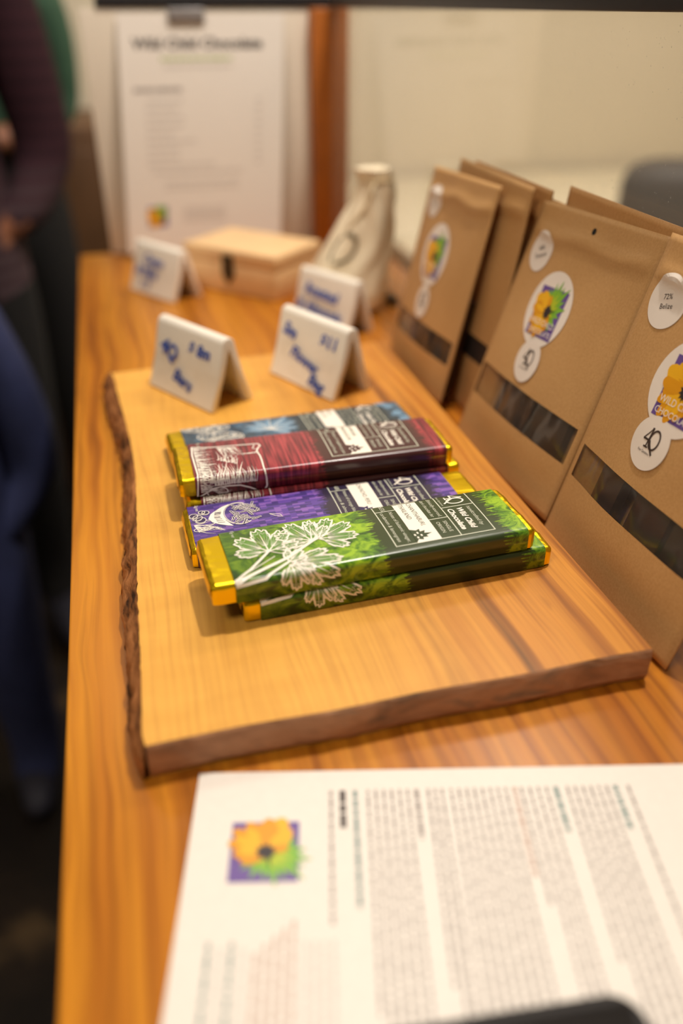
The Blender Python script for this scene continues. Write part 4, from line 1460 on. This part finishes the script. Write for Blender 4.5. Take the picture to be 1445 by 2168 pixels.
# ------------------------------------------------------------------ people
def person(label, J, bones, R, mats, face_dir, hair_mat, eyes=True, extra=()):
    """J joint -> world position; bones (a, b, material key); R radius per joint"""
    names = list(J)
    idx = {n: i for i, n in enumerate(names)}
    foot = Vector((J['pelvis'][0], J['pelvis'][1], FLOOR_Z))
    root = thing('person', foot, label, 'person')
    me = bpy.data.meshes.new('body')
    me.from_pydata([Vector(J[n]) - foot for n in names], [(idx[a], idx[b]) for a, b, _ in bones], [])
    ob = bpy.data.objects.new('body', me)
    COL.objects.link(ob)
    ob.modifiers.new('skin', 'SKIN')
    sl = me.skin_vertices[0] if len(me.skin_vertices) else None
    if sl is None:
        bm = bmesh.new(); bm.from_mesh(me)
        bm.verts.layers.skin.verify(); bm.to_mesh(me); bm.free()
        sl = me.skin_vertices[0]
    for n in names:
        r = R[n]
        sl.data[idx[n]].radius = r if isinstance(r, tuple) else (r, r)
        sl.data[idx[n]].use_root = (n == 'pelvis')
    sb = ob.modifiers.new('sub', 'SUBSURF'); sb.levels = 2; sb.render_levels = 2
    dg = bpy.context.evaluated_depsgraph_get()
    nm = bpy.data.meshes.new_from_object(ob.evaluated_get(dg))
    ob.modifiers.clear()
    ob.data = nm
    keys = []
    for _, _, k in bones:
        if k not in keys: keys.append(k)
    nm.materials.clear()
    for k in keys: nm.materials.append(M[k])
    rm = lambda n: sum(R[n]) / 2 if isinstance(R[n], tuple) else R[n]
    segs = [(Vector(J[a]) - foot, Vector(J[b]) - foot, keys.index(k), rm(a), rm(b)) for a, b, k in bones]
    for p in nm.polygons:
        c = p.center
        best, bi = 1e9, 0
        for a, b, k, ra, rb in segs:
            ab = b - a
            t = max(0, min(1, (c - a).dot(ab) / ab.length_squared))
            d = (c - a - ab * t).length - (ra + (rb - ra) * t)
            if d < best: best, bi = d, k
        p.material_index = bi
        p.use_smooth = True
    nm.name = 'body'
    ob.parent = root
    # hair cap and eyes
    hd = Vector(J['head']) - foot
    fd = Vector(face_dir).normalized()
    r = R['head'] if not isinstance(R['head'], tuple) else R['head'][0]
    V, F = [], []
    nu, nv = 24, 10
    for j in range(nv + 1):
        ph_ = math.pi * 0.62 * j / nv
        for i in range(nu):
            th = 2 * math.pi * i / nu
            d = Vector((math.sin(ph_) * math.cos(th), math.sin(ph_) * math.sin(th), math.cos(ph_)))
            if d.dot(fd) > 0.35 and d.z < 0.62: d = (d - fd * (d.dot(fd) - .35)).normalized() * .97
            V.append(hd + Vector((0, 0, r * .12)) + Vector((d.x * r * 1.06, d.y * r * 1.06, d.z * r * 1.22)))
    for j in range(nv):
        for i in range(nu): F.append((j * nu + i, (j + 1) * nu + i, (j + 1) * nu + (i + 1) % nu, j * nu + (i + 1) % nu))
    mesh('hair', V, F, M[hair_mat], root, smooth=True)
    side = fd.cross(Vector((0, 0, 1))).normalized()
    for s in (-1, 1):
        c = hd + fd * r * .93 + side * s * r * .36 + Vector((0, 0, .02 * r))
        V, F = [], []
        for j in range(7):
            for i in range(10):
                a, b = math.pi * j / 6, 2 * math.pi * i / 10
                V.append(c + Vector((math.sin(a) * math.cos(b), math.sin(a) * math.sin(b), math.cos(a))) * r * .12)
        for j in range(6):
            for i in range(10): F.append((j * 10 + i, (j + 1) * 10 + i, (j + 1) * 10 + (i + 1) % 10, j * 10 + (i + 1) % 10))
        mesh('eye', V, F, M['eye'], root, smooth=True)
    return root


def add_hand(J, B, R, pre, wrist, palm_dir, side_dir, k=1.0):
    """palm and five curled fingers rooted at joint `wrist`"""
    w_ = Vector(J[wrist]); d = Vector(palm_dir).normalized(); s = Vector(side_dir).normalized()
    cn = d.cross(s)
    J[pre + 'palm'] = w_ + d * .055 * k; R[pre + 'palm'] = (.030 * k, .016 * k)
    B.append((wrist, pre + 'palm', 'skin'))
    for i, (off, ln) in enumerate([(-.028, .070), (-.009, .078), (.010, .072), (.028, .058)]):
        a, b, c = (pre + 'f%d%s' % (i, x) for x in 'abc')
        J[a] = w_ + d * .092 * k + s * off * k
        J[b] = J[a] + (d * .75 + cn * .45) * ln * .5 * k
        J[c] = J[b] + (d * .35 + cn * .85) * ln * .45 * k
        for x, r_ in ((a, .0095), (b, .0085), (c, .0075)): R[x] = r_ * k
        B += [(pre + 'palm', a, 'skin'), (a, b, 'skin'), (b, c, 'skin')]
    a, b = pre + 'ta', pre + 'tb'
    J[a] = w_ + d * .050 * k - s * .042 * k + cn * .012 * k
    J[b] = J[a] + (d * .8 - s * .25 + cn * .4) * .042 * k
    R[a], R[b] = .011 * k, .009 * k
    B += [(pre + 'palm', a, 'skin'), (a, b, 'skin')]


def build_person(label, x, y, height, lean, top, bottom, shoes, face, arms, hair='hair', shoulder=.185, girth=1.0, hem=.52, coat=None):
    """standing figure; arms = dict(l/r -> (elbow, wrist, palm_dir)); proportions from the total height"""
    H = height
    fz = FLOOR_Z
    fx = Vector(face).normalized(); sd = fx.cross(Vector((0, 0, 1))).normalized()     # sd: the figure's right
    c = Vector((x, y, 0))
    P = lambda r_, f_, z_: Vector((c.x, c.y, fz)) + sd * r_ + fx * f_ + Vector((0, 0, z_)) + Vector(lean) * (z_ / H)
    k = H / 1.72
    J = {'pelvis': P(0, 0, H * .53), 'waist': P(0, 0, H * .61), 'chest': P(0, 0, H * .73), 'neckbase': P(0, 0, H * .815), 'neck': P(0, .01 * k, H * .855), 'head': P(0, .02 * k, H * .925), 'nose': P(0, .125 * k, H * .915), 'chin': P(0, .075 * k, H * .875)}
    gk = girth * k
    R = {'pelvis': (.155 * gk, .115 * gk), 'waist': (.145 * gk, .105 * gk), 'chest': (.165 * gk, .115 * gk), 'neckbase': (.09 * k, .075 * k), 'neck': .055 * k, 'head': .098 * k, 'nose': .016 * k, 'chin': .035 * k}
    B = [('pelvis', 'waist', bottom if not coat else top), ('waist', 'chest', top), ('chest', 'neckbase', top), ('neckbase', 'neck', 'skin'), ('neck', 'head', 'skin'), ('head', 'nose', 'skin'), ('head', 'chin', 'skin')]
    for nm, s in (('l', -1), ('r', 1)):
        J[nm + 'sh'] = P(s * shoulder * k, 0, H * .80); R[nm + 'sh'] = .062 * gk
        el, wr, pd = arms[nm]
        J[nm + 'el'] = Vector(el); R[nm + 'el'] = .050 * gk
        J[nm + 'wr'] = Vector(wr); R[nm + 'wr'] = .034 * gk
        B += [('chest', nm + 'sh', top), (nm + 'sh', nm + 'el', top), (nm + 'el', nm + 'wr', top)]
        add_hand(J, B, R, nm, nm + 'wr', pd, fx if abs(Vector(pd).normalized().dot(fx)) < .8 else sd, k)
        J[nm + 'hip'] = P(s * .09 * k, 0, H * .48); R[nm + 'hip'] = .092 * gk
        J[nm + 'kn'] = P(s * .10 * k, .01, H * .27); R[nm + 'kn'] = .062 * gk
        J[nm + 'an'] = P(s * .10 * k, -.01, H * .055); R[nm + 'an'] = .046 * gk
        J[nm + 'toe'] = P(s * .115 * k, .15 * k, .032); R[nm + 'toe'] = (.042 * k, .030 * k)
        J[nm + 'heel'] = P(s * .10 * k, -.04 * k, .036); R[nm + 'heel'] = .034 * k
        B += [('pelvis', nm + 'hip', bottom if not coat else top), (nm + 'hip', nm + 'kn', bottom), (nm + 'kn', nm + 'an', bottom), (nm + 'an', nm + 'toe', shoes), (nm + 'an', nm + 'heel', shoes)]
    return person(label, J, B, R, None, fx, hair)


# plum jumper: stands beyond the far end of the counter, arm bent, hand in pocket
build_person('person in dark plum striped jumper and black trousers beyond the counter', -0.325, 1.56, 1.68, (0, 0, 0), 'plum', 'black_cloth', 'shoe', (0.25, -0.97, 0),
             {'r': ((-0.60, 1.60, 0.13), (-0.52, 1.50, -0.06), (0.5, 0.1, -0.6)), 'l': ((-0.098, 1.60, 0.075), (-0.150, 1.53, -0.015), (-0.75, 0.1, -0.45))}, girth=1.10, coat=True)
# green top, farther back
build_person('person in green top standing behind the plum jumper', -0.238, 2.02, 1.55, (0, 0, 0), 'greencloth', 'black_cloth', 'shoe', (-0.3, -0.95, 0),
             {'r': ((-0.46, 2.02, -0.03), (-0.44, 1.92, -0.12), (0, -0.3, -1)), 'l': ((-0.082, 2.02, 0.10), (-0.165, 1.92, 0.06), (-0.8, -0.3, 0))}, girth=1.0)
# navy jacket close to the counter edge
build_person('person in navy jacket and trousers at the left edge beside the counter', -0.315, 1.13, 1.06, (0, 0, 0), 'navy', 'navy', 'shoe', (-0.2, -0.98, 0),
             {'r': ((-0.50, 1.14, -0.33), (-0.41, 1.08, -0.40), (0.3, 0.25, -0.35)), 'l': ((-0.160, 1.13, -0.28), (-0.245, 1.09, -0.38), (-0.4, 0.25, -0.3))}, girth=1.45, coat=True, shoulder=.21)
